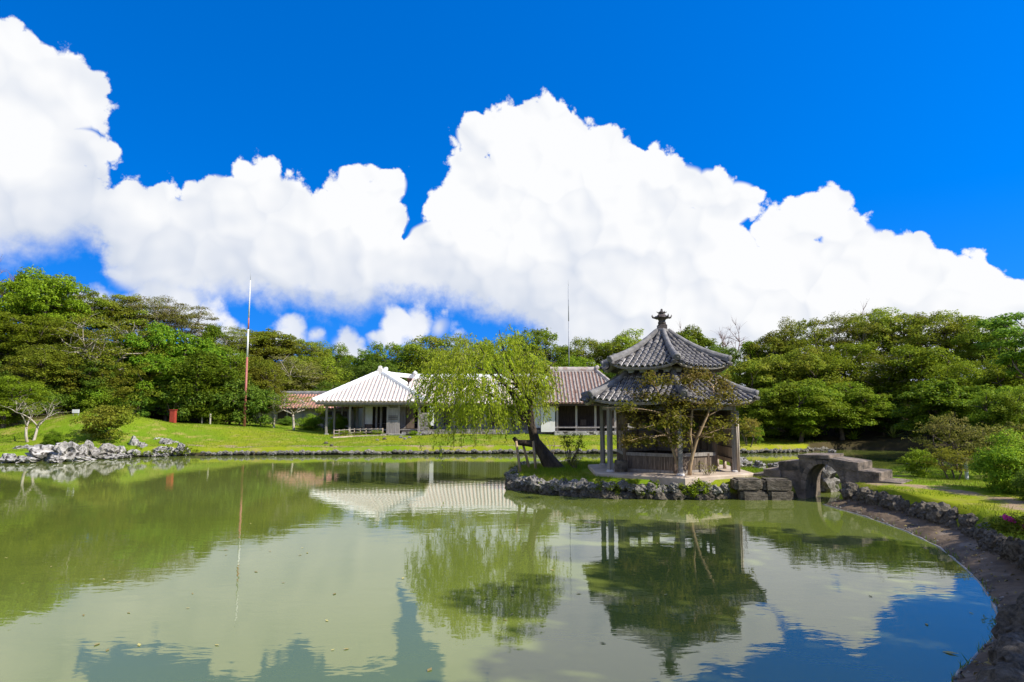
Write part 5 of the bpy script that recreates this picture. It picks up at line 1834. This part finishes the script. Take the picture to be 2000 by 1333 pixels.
# ---- two slender garden trees by the outbuilding, one branching tree on the left lawn
GT = make_tree('garden_tree', 31, 4.2, 2.0, 0.42, 18, 60, 0.12, 0.35, 0.52, bark='bark_pale', lmat='leaf_yellow', rtr=0.11, shell=0.9, twig=3)
for px, py, D, wp, hp, lab in [(574, 838, 57.5, 90, 74, 'slender pale-trunked tree before the outbuilding, the one with forked trunk'), (535, 834, 58, 80, 66, 'slender brown-trunked tree before the outbuilding, nearer the striped pole')]:
    p_ = A(px, py, D)
    s = wp * D / 1260 / 4.0
    copy_thing(GT, (p_.x, D, gz(p_.x, D) - 0.05), rng.uniform(0, 6), (s, s, hp * D / 1260 / 4.2), lab, 'tree', 'garden trees by the outbuilding', {'crown': M['leaf_yellow']})
BT = make_tree('garden_tree', 33, 3.4, 2.0, 0.34, 16, 45, 0.11, 0.35, 0.5, bark='bark_pale', lmat='leaf_yellow', rtr=0.10, shell=0.8, stems=2, twig=4)
p_ = A(61, 858, 43.0)
copy_thing(BT, (p_.x, 43.0, gz(p_.x, 43.0) - 0.05), 1.2, (0.92, 0.92, 0.86), 'thin half-bare tree with pale forked trunk on the left lawn', 'tree', None, {'crown': M['leaf_yellow']})
for o in list(PROTO.values()) + list(SHRUBP.values()) + [GT, BT]:
    drop(o)

# ------------------------------------------------------------------ willow
WB = Vector((1.70, 28.2, 0.6))
wil = root('willow_tree', WB, 'leaning willow with drooping yellow-green branches at the tip of the islet', 'tree')
wr = random.Random(77)
wg = np.random.default_rng(77)


def WL(px, py, Y=28.2):
    return A(px, py, Y) - WB


b = MB()
trunk = [Vector((0.25, 0, -0.35)), Vector((0.05, 0, 0.05)), WL(1062, 886), WL(1045, 862), WL(1038, 832), WL(1034, 795), WL(1028, 760)]
b.tube(trunk, [0.56, 0.38, 0.28, 0.22, 0.17, 0.14, 0.11], 10)
b.tube([WL(1050, 868), WL(1030, 866), WL(1010, 864), WL(1003, 855)], [0.18, 0.14, 0.12, 0.08], 8)
limbs = []
for tgt, y in [((885, 705), 27.6), ((855, 745), 28.8), ((930, 668), 28.6), ((975, 645), 27.8), ((1012, 690), 29.0), ((1060, 668), 28.4), ((1085, 705), 27.7), ((905, 790), 27.2), ((960, 730), 27.0), ((1085, 760), 28.6), ((990, 770), 29.6), ((940, 760), 29.4)]:
    st = trunk[wr.choice([4, 5, 6])]
    pts_ = bent(st, WL(tgt[0], tgt[1], y), 7, 0.10, 0.08, wr)
    b.tube(pts_, [0.09, 0.075, 0.06, 0.048, 0.036, 0.026, 0.014], 6)
    limbs.append(pts_)
b.build('trunk', M['bark_dark'], wil)
b = MB()
lv = []
cE = WL(958, 738, 28.2)
starts = []
for _ in range(760):
    d = Vector((wr.gauss(0, 1), wr.gauss(0, 1), wr.gauss(0, 1))).normalized()
    k_ = wr.uniform(0.25, 1.0) ** 0.6
    p_ = cE + Vector((d.x * 2.75 * k_, d.y * 2.3 * k_, d.z * 2.0 * k_))
    if p_.z < cE.z - 1.2 and p_.x > cE.x + 0.9:
        continue
    starts.append(p_)
tw = MB()
for p_ in starts:
    outv = Vector((p_.x - cE.x, (p_.y - cE.y), 0))
    if outv.length > 0.01:
        outv.normalize()
    up_ = max(0, (p_.z - cE.z) / 2.0)
    leftness = max(0.0, min(1.0, (cE.x + 0.9 - p_.x) / 2.2))
    L = wr.uniform(0.6, 1.2) + (wr.random() < 0.4) * leftness * wr.uniform(0.2, 1.6) * (1 - 0.4 * up_)
    n = 9
    pts_ = []
    spring = wr.uniform(0.2, 0.9) * (0.4 + up_)
    for i in range(n):
        f_ = i / (n - 1)
        q = p_ + outv * (0.55 * L * (1 - (1 - f_) ** 2)) * wr.uniform(0.85, 1.0) + Vector((0, 0, spring * math.sin(min(1, f_ * 2.2) * math.pi / 2) * 0.6 - L * 0.95 * f_ ** 1.6))
        q.x += 0.05 * math.sin(f_ * 5 + p_.y * 7)
        if q.z < -0.45:
            break
        pts_.append(q)
    if len(pts_) < 3:
        continue
    if wr.random() < 0.35:
        tw.tube(pts_, 0.008, 3, cap=False)
    m_ = int(L * 30)
    P = np.array([tuple(q) for q in pts_])
    f_ = wg.random(m_) * (len(P) - 1.001)
    i_ = f_.astype(int)
    pos_ = P[i_] + (P[i_ + 1] - P[i_]) * (f_ - i_)[:, None] + wg.normal(size=(m_, 3)) * 0.045
    # narrow leaves hanging along the strand
    T_ = wg.normal(size=(m_, 3)) * 0.45 + np.array([outv.x * 0.3, outv.y * 0.3, -0.8])
    T_ /= np.linalg.norm(T_, axis=1, keepdims=True)
    S_ = np.cross(T_, wg.normal(size=(m_, 3)))
    S_ /= np.linalg.norm(S_, axis=1, keepdims=True)
    Lf = wg.uniform(0.10, 0.19, m_)[:, None]
    q4 = np.stack([pos_, pos_ + T_ * Lf * .45 + S_ * 0.024, pos_ + T_ * Lf, pos_ + T_ * Lf * .45 - S_ * 0.024], 1).reshape(-1, 3)
    lv.append(q4)
link('crown', quads_mesh('crown', np.concatenate(lv), 4, M['leaf_willow']), wil)
tw.build('twigs', M['bark'], wil)['kind'] = 'stuff'
for k, (pb, pt) in enumerate([((1017, 922), (1008, 862)), ((1035, 915), (1020, 863)), ((1047, 918), (1041, 862))]):
    g0 = G(pb[0], pb[1], 0.6)
    t0 = A(pt[0], pt[1], g0.y + 0.25)
    MB().tube([g0 - Vector((0, 0, 0.1)), t0], [0.06, 0.05], 8).build('support_pole', M['prop'], None, origin=g0)
    o = bpy.context.scene.objects[-1] if False else COL.objects[-1]
    tag(o, ['tan prop pole under the willow limb, outermost towards the water', 'tan prop pole under the willow limb, the middle leaning one', 'tan prop pole under the willow limb, nearest the trunk'][k], 'pole', 'willow prop poles')

# ------------------------------------------------------------------ spreading maple before the pavilion
MBASE = Vector((6.35, 23.75, 0.6))
mp = root('maple_tree', MBASE, 'small forked tree with thin tan-olive foliage in front of the pavilion', 'tree')
mr = random.Random(55)
mg = np.random.default_rng(55)


def ML(px, py, Y=23.6):
    return A(px, py, Y) - MBASE


b = MB()
s1 = [Vector((-.03, 0, -.2)), ML(1327, 915), ML(1316, 885), ML(1306, 852), ML(1304, 815), ML(1290, 780)]
s2 = [Vector((.05, 0, -.2)), ML(1348, 910), ML(1354, 885), ML(1362, 855), ML(1380, 815), ML(1392, 780)]
s3 = [ML(1354, 888), ML(1348, 850), ML(1352, 800), ML(1348, 760), ML(1342, 735)]
for s_, r_ in ((s1, 0.065), (s2, 0.075), (s3, 0.045)):
    b.tube(s_, [r_ * (1.1 - 0.12 * i) for i in range(len(s_))], 7)
allp = s1[3:] + s2[3:] + s3[1:]
lv = []
cl = []
for _ in range(900):
    if len(cl) >= 46:
        break
    px, py = mr.uniform(1208, 1446), mr.uniform(728, 872)
    u = (px - 1330) / 122
    v = (py - 800) / 74
    if u * u + v * v > 1.0 and not (py > 800 and abs(u) < 0.95 and v < 0.9):
        continue
    c = ML(px, py, 23.5 + mr.uniform(-1.5, 1.3))
    if any((c - q).length < 0.42 for q in cl):
        continue
    cl.append(c)
for c in cl:
    r_ = mr.uniform(0.34, 0.58)
    lv.append(clump_leaves(c, (r_, r_, r_ * 0.72), int(mr.uniform(115, 190)), 0.105, 0.45, mg, 0.9, -0.7, 0.6))
    src = min(allp, key=lambda q: (q - c).length + (0.5 if q.z > c.z else 0))
    pts_ = bent(src, c, 5, 0.04, 0.14, mr)
    b.tube(pts_, [0.024, 0.02, 0.015, 0.011, 0.006], 5)
    for _ in range(3):
        e_ = c + Vector((mr.gauss(0, .35), mr.gauss(0, .35), mr.gauss(0.03, .12)))
        b.tube(bent(pts_[3], e_, 3, 0.02, 0.15, mr), [0.01, 0.007, 0.004], 4, cap=False)
b.build('trunk', M['prop'], mp)
link('crown', quads_mesh('crown', np.concatenate(lv), 4, M['leaf_maple']), mp)

# small shrubs on the islet
def sprig(name, base, H, Rr, nst, per, leaf, lm, bark, lab, seed, group=None):
    r_ = random.Random(seed)
    g_ = np.random.default_rng(seed)
    ro = root(name, base, lab, 'shrub', group)
    b = MB()
    lv = []
    for i in range(nst):
        q = r_.uniform(0, 6.28)
        e_ = Vector((Rr * math.cos(q) * r_.uniform(.3, 1), Rr * math.sin(q) * r_.uniform(.3, 1), H * r_.uniform(0.55, 1)))
        pts_ = bent((0, 0, -0.05), e_, 5, 0.05, 0.12, r_)
        b.tube(pts_, [0.022, 0.018, 0.013, 0.009, 0.005], 5)
        if per:
            for k_ in (3, 4):
                lv.append(clump_leaves(pts_[k_], (Rr * .32, Rr * .32, Rr * .2), per, leaf, 0.5, g_, 0.9, -0.8))
    b.build('stems', M[bark], ro)
    if lv:
        link('foliage', quads_mesh('foliage', np.concatenate(lv), 4, M[lm]), ro)
    return ro


g = G(1112, 908, 0.6)
sprig('shrub', g, 1.35, 0.72, 12, 26, 0.085, 'leaf_olive', 'bark', 'small loose olive shrub between willow trunk and pavilion platform', 3)
g = G(1076, 902, 0.6)
sprig('shrub', g, 1.25, 0.8, 9, 0, 0.06, 'leaf_olive', 'bark', 'leafless thin twigs right behind the willow trunk', 4)
g = G(1125, 916, 0.6)
sprig('shrub', g, 0.5, 0.5, 9, 22, 0.06, 'leaf_brown', 'bark', 'low brownish ground shrub beside the platform corner', 5)
g = G(1360, 934, 0.6)
sprig('shrub', (7.1, 23.9, 0.6), 0.6, 0.55, 10, 12, 0.05, 'leaf_maple', 'bark_pale', 'low dry twiggy plant at the foot of the forked tree', 6)


# ------------------------------------------------------------------ poles, posts, fences and other small things
def pole(name, base, top, r0, r1, bands, label, cat='mast', group=None):
    ro = root(name, base, label, cat, group)
    d = Vector(top) - Vector(base)
    for f0, f1, mt in bands:
        ra, rb = r0 + (r1 - r0) * f0, r0 + (r1 - r0) * f1
        MB().tube([d * f0, d * f1], [ra, rb], 10).build('pole_section', M[mt], ro)
    return ro


tp = A(489, 548, 56)
x = tp.x
bz = gz(x, 56)
pl = pole('striped_pole', (x, 56, bz), (x, 56, tp.z), 0.12, 0.04, [(0, 0.47, 'red_pole'), (0.47, 0.66, 'white_paint'), (0.66, 0.74, 'red_pole'), (0.74, 1.0, 'white_paint')], 'tall faded red and white pole rising from the lawn edge before the woods')
MB().tube([(0, 0, tp.z - bz), (0, 0, tp.z - bz + 1.0)], [0.02, 0.008], 6).build('lightning_rod', M['steel'], pl)
tp = A(1110, 560, 72)
bz = gz(tp.x, 72)
pl = pole('thin_mast', (tp.x, 72, bz), (tp.x, 72, tp.z), 0.09, 0.04, [(0, 0.4, 'steel'), (0.4, 0.75, 'steel'), (0.75, 1, 'steel')], 'thin grey lightning mast above the reddish roof behind the willow')
MB().tube([(0, 0, tp.z - bz), (0, 0, tp.z - bz + 0.8)], [0.018, 0.008], 6).build('lightning_rod', M['steel'], pl)

# red box at the wood's edge
g = A(337, 836, 51.5)
g.z = gz(g.x, 51.5)
rb = root('red_box', g, 'small upright red box at the lawn edge below the wooded slope', 'box')
MB().box((0, 0, 0.5), (0.38, 0.36, 1.0)).build('body', M['red_paint'], rb)
MB().box((0, 0, 1.03), (0.46, 0.44, 0.06)).build('lid', M['red_paint'], rb)
MB().box((-0.02, -0.192, 0.5), (0.30, 0.02, 0.84)).build('door', M['red_paint'], rb)
# white sign on the mound
g = A(148, 803, 47.5)
g.z = gz(g.x, 47.5)
sg = root('white_sign', g, 'small blank white board on short legs on top of the grass mound', 'sign')
MB().box((0, 0, 0.32), (0.5, 0.05, 0.26)).build('board', M['white_paint'], sg)
for s_ in (-1, 1):
    MB().box((s_ * 0.18, 0.03, 0.1), (0.04, 0.04, 0.3)).build('leg', M['timber'], sg)
# white posts
for px, py, D, hp, r_, lab in [(1888, 928, 22.5, 40, 0.055, 'white painted post among the tan shrubs on the right bank'), (250, 857, 41.5, 14, 0.05, 'short white post on the lawn beside the round bush'), (410, 832, 55, 20, 0.07, 'short pale stump post at the lawn edge left of the pole'), (394, 832, 55.5, 18, 0.06, 'slim pale stump post beside the broad bright tree')]:
    p_ = A(px, py, D)
    zb = gz(p_.x, D)
    b = MB().lathe([(r_, -0.1), (r_, hp * D / 1260), (r_ * 0.7, hp * D / 1260 + 0.03)], 10)
    o = b.build('marker_post', M['white_paint'] if 'white' in lab else M['timber_pale'], None)
    o.location = (p_.x, D, zb)
    tag(o, lab, 'post', 'posts on the banks')
# thin brown stake before the pavilion platform
o = MB().box((0, 0, 0.4), (0.06, 0.06, 0.95)).build('wooden_stake', M['timber_brown'])
o.location = tuple(G(1385, 932, 0.6))
tag(o, 'thin brown stake in the grass before the pavilion, right of the forked tree', 'stake')

# low bamboo fence before the palace
fx = [A(652, 850, 52.6), A(672, 846, 53.4), A(692, 843, 54.0), A(715, 842, 54.1), A(738, 842, 54.1), A(757, 842, 54.1)]
bf = root('bamboo_fence', (fx[0].x, fx[0].y, gz(fx[0].x, fx[0].y)), 'low curved bamboo fence on the lawn before the left palace wing', 'fence')
fo = bf.location.copy()
prev = None
cnt = 0
for a, c in zip(fx[:-1], fx[1:]):
    for k in range(2):
        p_ = a + (c - a) * (k / 2)
        z = gz(p_.x, p_.y)
        base = Vector((p_.x, p_.y, z)) - fo
        MB().tube([base - Vector((0, 0, .1)), base + Vector((0, 0, 0.62))], 0.035, 6).build('fence_post', M['bamboo'], bf)
        if prev is not None:
            for h in (0.3, 0.55):
                MB().tube([prev + Vector((0, -0.04, h)), base + Vector((0, -0.04, h))], 0.024, 6).build('rail', M['timber_pale'], bf)
        prev = base
# tan edging path curb under the fence
b = MB()
pts = [Vector((p_.x, p_.y - 0.6, gz(p_.x, p_.y - 0.6) + 0.03)) for p_ in fx]
for a, c in zip(pts[:-1], pts[1:]):
    b.beam(a, c, 0.35, 0.1)
o = b.build('path', M['platform'])
tag(o, 'narrow tan path edging below the bamboo fence', kind='structure')


# agave-like clumps on the far shore
def agave(base, n, L, wd, lab, seed, lm='leaf_agave'):
    r_ = random.Random(seed)
    ro = root('spiky_plant', base, lab, 'plant', 'spiky plants on the far shore')
    for i in range(n):
        q = 2 * math.pi * i / n * 2.4 + r_.uniform(-.2, .2)
        elv = r_.uniform(0.35, 1.35)
        u = Vector((math.cos(q), math.sin(q), 0))
        s_ = Vector((-u.y, u.x, 0))
        l_ = L * r_.uniform(0.75, 1.1)
        vs, fs = [], []
        m_ = 6
        for k in range(m_):
            f_ = k / (m_ - 1)
            c = u * (l_ * f_ * math.cos(elv)) + Vector((0, 0, l_ * (f_ * math.sin(elv) - 0.35 * f_ * f_)))
            ww = wd * (1 - f_) ** 0.6 * (0.6 + 0.9 * f_ * (1 - f_) * 2)
            vs += [c - s_ * ww, c - Vector((0, 0, ww * 0.35)), c + s_ * ww]
        for k in range(m_ - 1):
            fs += [(k * 3, k * 3 + 1, k * 3 + 4, k * 3 + 3), (k * 3 + 1, k * 3 + 2, k * 3 + 5, k * 3 + 4)]
        MB().add(vs, fs, 0, True).build('blade', M[lm], ro)
    return ro


for px, py, D, L, lab, lm in [(1746, 866, 50.6, 1.6, 'sunlit spiky pale-edged plant on the far shore behind the bridge', 'leaf_agave'), (1668, 858, 51, 1.3, 'dark spiky plant beside the slim trunk on the far shore', 'leaf_green'), (1788, 866, 50, 1.2, 'green spiky plant beside the sunlit spiky one', 'leaf_yellow')]:
    p_ = A(px, py, D)
    agave((p_.x, D, gz(p_.x, D)), 24, L, 0.08, lab, int(px), lm)
# pink azalea at the bank wall
az_ = root('pink_flower_bush', (9.62, 12.45, 0.62), 'small bush with bright pink blossoms on the bank wall at the picture edge', 'bush')
r_ = np.random.default_rng(8)
V = np.concatenate([clump_leaves((r_.uniform(-.35, .5), r_.uniform(-.5, .5), 0.15 + r_.uniform(0, .25)), (.24, .24, .18), 90, 0.07, 0.6, r_, 0.8) for _ in range(11)])
link('foliage', quads_mesh('foliage', V, 4, M['leaf_green']), az_)
V = np.concatenate([clump_leaves((r_.uniform(-.45, .45), r_.uniform(-.5, .5), 0.36 + r_.uniform(-.1, .22)), (.075, .075, .06), 34, 0.055, 0.7, r_, 0.6, aspect=0.9) for _ in range(10)])
link('blossom', quads_mesh('blossom', V, 4, M['leaf_pink']), az_)['kind'] = 'stuff'
# a few pink blooms on the reddish shrub behind
# ------------------------------------------------------------------ grass blades, weeds and fallen leaves
gg = np.random.default_rng(90)


def blades(P, h, wd, gen):
    n = len(P)
    q = gen.uniform(0, 2 * np.pi, n)
    s_ = np.stack([np.cos(q), np.sin(q), np.zeros(n)], -1) * (wd * gen.uniform(0.6, 1.3, n))[:, None]
    ln = np.stack([gen.normal(0, .35, n), gen.normal(0, .35, n), np.ones(n)], -1) * (h * gen.uniform(0.5, 1.3, n))[:, None]
    return np.stack([P - s_, P + s_, P + ln], 1).reshape(-1, 3)


def scatter(n, box, test, gen):
    x = gen.uniform(box[0], box[1], n)
    y = gen.uniform(box[2], box[3], n)
    k = test(x, y)
    x, y = x[k], y[k]
    return np.stack([x, y, ground_z(x, y) - 0.01], -1)


M['grass'] = leafmat('grass blades', (0.10, 0.19, 0.010), (0.20, 0.27, 0.016), (0.22, 0.24, 0.03), trans=0.35, var=0.0)
P = scatter(60000, (-0.5, 11.6, 23, 32), lambda x, y: (poly_sd(x, y, ISLAND) > 0.08) & (np.hypot(x - PC.x, y - PC.y) > 3.35) & (line_d(x, y, [(8.2, 25.2), (9.4, 24.6)]) > 0.5), gg)
o = link('islet_grass', quads_mesh('islet_grass', blades(P, 0.10, 0.008, gg), 3, M['grass']))
tag(o, 'short bright grass growing on the islet', 'grass', kind='stuff')
P = scatter(60000, (9, 20, 6, 27), lambda x, y: (poly_sd(x, y, POND) < -0.1) & (line_d(x, y, PATHPTS) > 0.45 + 0.5 * gg.random(len(x))) & (np.sin(x * 2.1 + 1.3 * np.sin(y * 1.7)) + np.sin(y * 1.3) > -0.9), gg)
o = link('bank_grass', quads_mesh('bank_grass', blades(P, 0.09, 0.008, gg), 3, M['grass']))
tag(o, 'patchy short grass on the right bank beside the path', 'grass', kind='stuff')
P = scatter(90000, (-46, 24, 37, 56), lambda x, y: (poly_sd(x, y, POND) < -0.15) & (land_z(x, y) < 3.4), gg)
o = link('lawn_grass', quads_mesh('lawn_grass', blades(P, 0.09, 0.016, gg), 3, M['grass']))
tag(o, 'mown grass of the far lawn', 'grass', kind='stuff')
# weeds between the edging stones
wd_ = []
for pts, n in ((front, 46), (WALL_R, 20), ([(-20.8, 43.6), (-22.5, 42.9), (-24, 42.1), (-25.2, 41.2)], 40)):
    L = lay(pts, 0.05)
    for _ in range(n):
        x, y, a = rng.choice(L)
        c = (x + rng.uniform(-.15, .15), y - 0.16 + rng.uniform(-.1, .1), rng.uniform(0.2, 0.66))
        wd_.append(clump_leaves(c, (.13, .13, .12), 34, 0.075, 0.5, gg, 0.9, -0.9))
o = link('edge_weeds', quads_mesh('edge_weeds', np.concatenate(wd_), 4, M['leaf_yellow']))
tag(o, 'leafy weeds sprouting between the bank stones', 'weeds', kind='stuff')
# hanging weeds under the forked tree
wd_ = [clump_leaves((6.35 + rng.uniform(-.45, .45), 22.85 + rng.uniform(-.1, .1), rng.uniform(0.1, 0.6)), (.16, .12, .18), 60, 0.08, 0.4, gg, 0.9, -0.9) for _ in range(12)]
o = link('hanging_weeds', quads_mesh('hanging_weeds', np.concatenate(wd_), 4, M['leaf_yellow']))
tag(o, 'leafy weeds hanging over the stones below the forked tree', 'weeds', kind='stuff')

# floating and fallen leaves
LEAFM = quads_mesh('floating_leaf', np.array([(-.06, 0, 0), (-.01, .03, .004), (.06, 0, 0.008), (0, -.03, .004)]), 4, M['leaf_fallen'])
for i, (px, py) in enumerate([(1897, 1198), (1856, 1276), (100, 1107), (203, 1132), (12, 1090), (163, 1202), (189, 1259), (787, 1130), (1000, 1200), (1230, 990), (500, 1117), (44, 1140), (232, 1138), (210, 1270), (1810, 1220), (1700, 1165), (1300, 1162), (700, 1023), (1130, 1160), (600, 1080)] + [(rng.uniform(20, 1500), rng.uniform(1000, 1320)) for _ in range(26)]):
    g = G(px, py, 0.004)
    s = 1.6 if i == 1 else rng.uniform(0.5, 1.0)
    o = link('floating_leaf', LEAFM, None, (g.x, g.y, 0.006), (0, 0, rng.uniform(0, 6)), (s, s, s))
    tag(o, 'pale fallen leaf floating in the dark blue water near the bank' if i in (0, 14, 15) else 'largest yellow-green leaf floating in the dark blue water' if i == 1 else 'tiny tan leaf adrift on the open pond', 'leaf', 'leaves floating on the pond')
P = []
for _ in range(240):
    i = rng.randrange(N)
    tt = rng.uniform(0.1, 0.95)
    q = wl[i] + (wa[i] - wl[i]) * tt
    P.append((q[0], q[1], 0.055 + 0.235 * tt))
P = np.array(P)
o = link('leaf_litter', quads_mesh('leaf_litter', leaves(P, np.tile([0, 0, 1.0], (len(P), 1)) + gg.normal(size=(len(P), 3)) * .25, gg.uniform(.04, .1, len(P))), 4, M['leaf_fallen']))
tag(o, 'dry fallen leaves scattered on the bank apron', 'leaves', kind='stuff')

# pebbles and a line of algae-dark stones along the apron
pb = MB()
for _ in range(260):
    i = rng.randrange(N)
    tt = rng.choice([rng.uniform(0.0, 0.12), rng.uniform(0.05, 1.0)])
    q = wl[i] + (wa[i] - wl[i]) * tt
    s = rng.uniform(0.012, 0.045)
    c = Vector((q[0], q[1], 0.02 + 0.245 * tt))
    vs = [c + Vector((math.cos(k_ * 1.047 + s * 90) * s * rng.uniform(.8, 1.2), math.sin(k_ * 1.047 + s * 90) * s * rng.uniform(.7, 1.1), 0)) for k_ in range(6)]
    vs += [c + Vector((math.cos(k_ * 1.047 + s * 90) * s * .6, math.sin(k_ * 1.047 + s * 90) * s * .55, s * rng.uniform(.5, .8))) for k_ in range(6)]
    pb.add(vs, [(k_, (k_ + 1) % 6, 6 + (k_ + 1) % 6, 6 + k_) for k_ in range(6)] + [tuple(range(6, 12))])
o = pb.build('pebbles', M['limestone_mid'])
tag(o, 'small pebbles strewn over the bank apron', 'pebbles', kind='stuff')
P = []
for _ in range(900):
    i = rng.randrange(N)
    tt = rng.choice([rng.uniform(0.9, 1.05), rng.uniform(0.9, 1.05), rng.uniform(-0.02, 0.06)])
    q = wl[i] + (wa[i] - wl[i]) * tt
    if mnoise.noise(Vector((q[0] * 1.3, q[1] * 1.3, 2))) < 0.05:
        continue
    P.append((q[0], q[1], 0.02 + 0.245 * tt))
o = link('apron_weeds', quads_mesh('apron_weeds', blades(np.array(P), 0.12, 0.008, gg), 3, M['grass']))
tag(o, 'sparse grass weeds at the foot of the rubble wall', 'grass', kind='stuff')
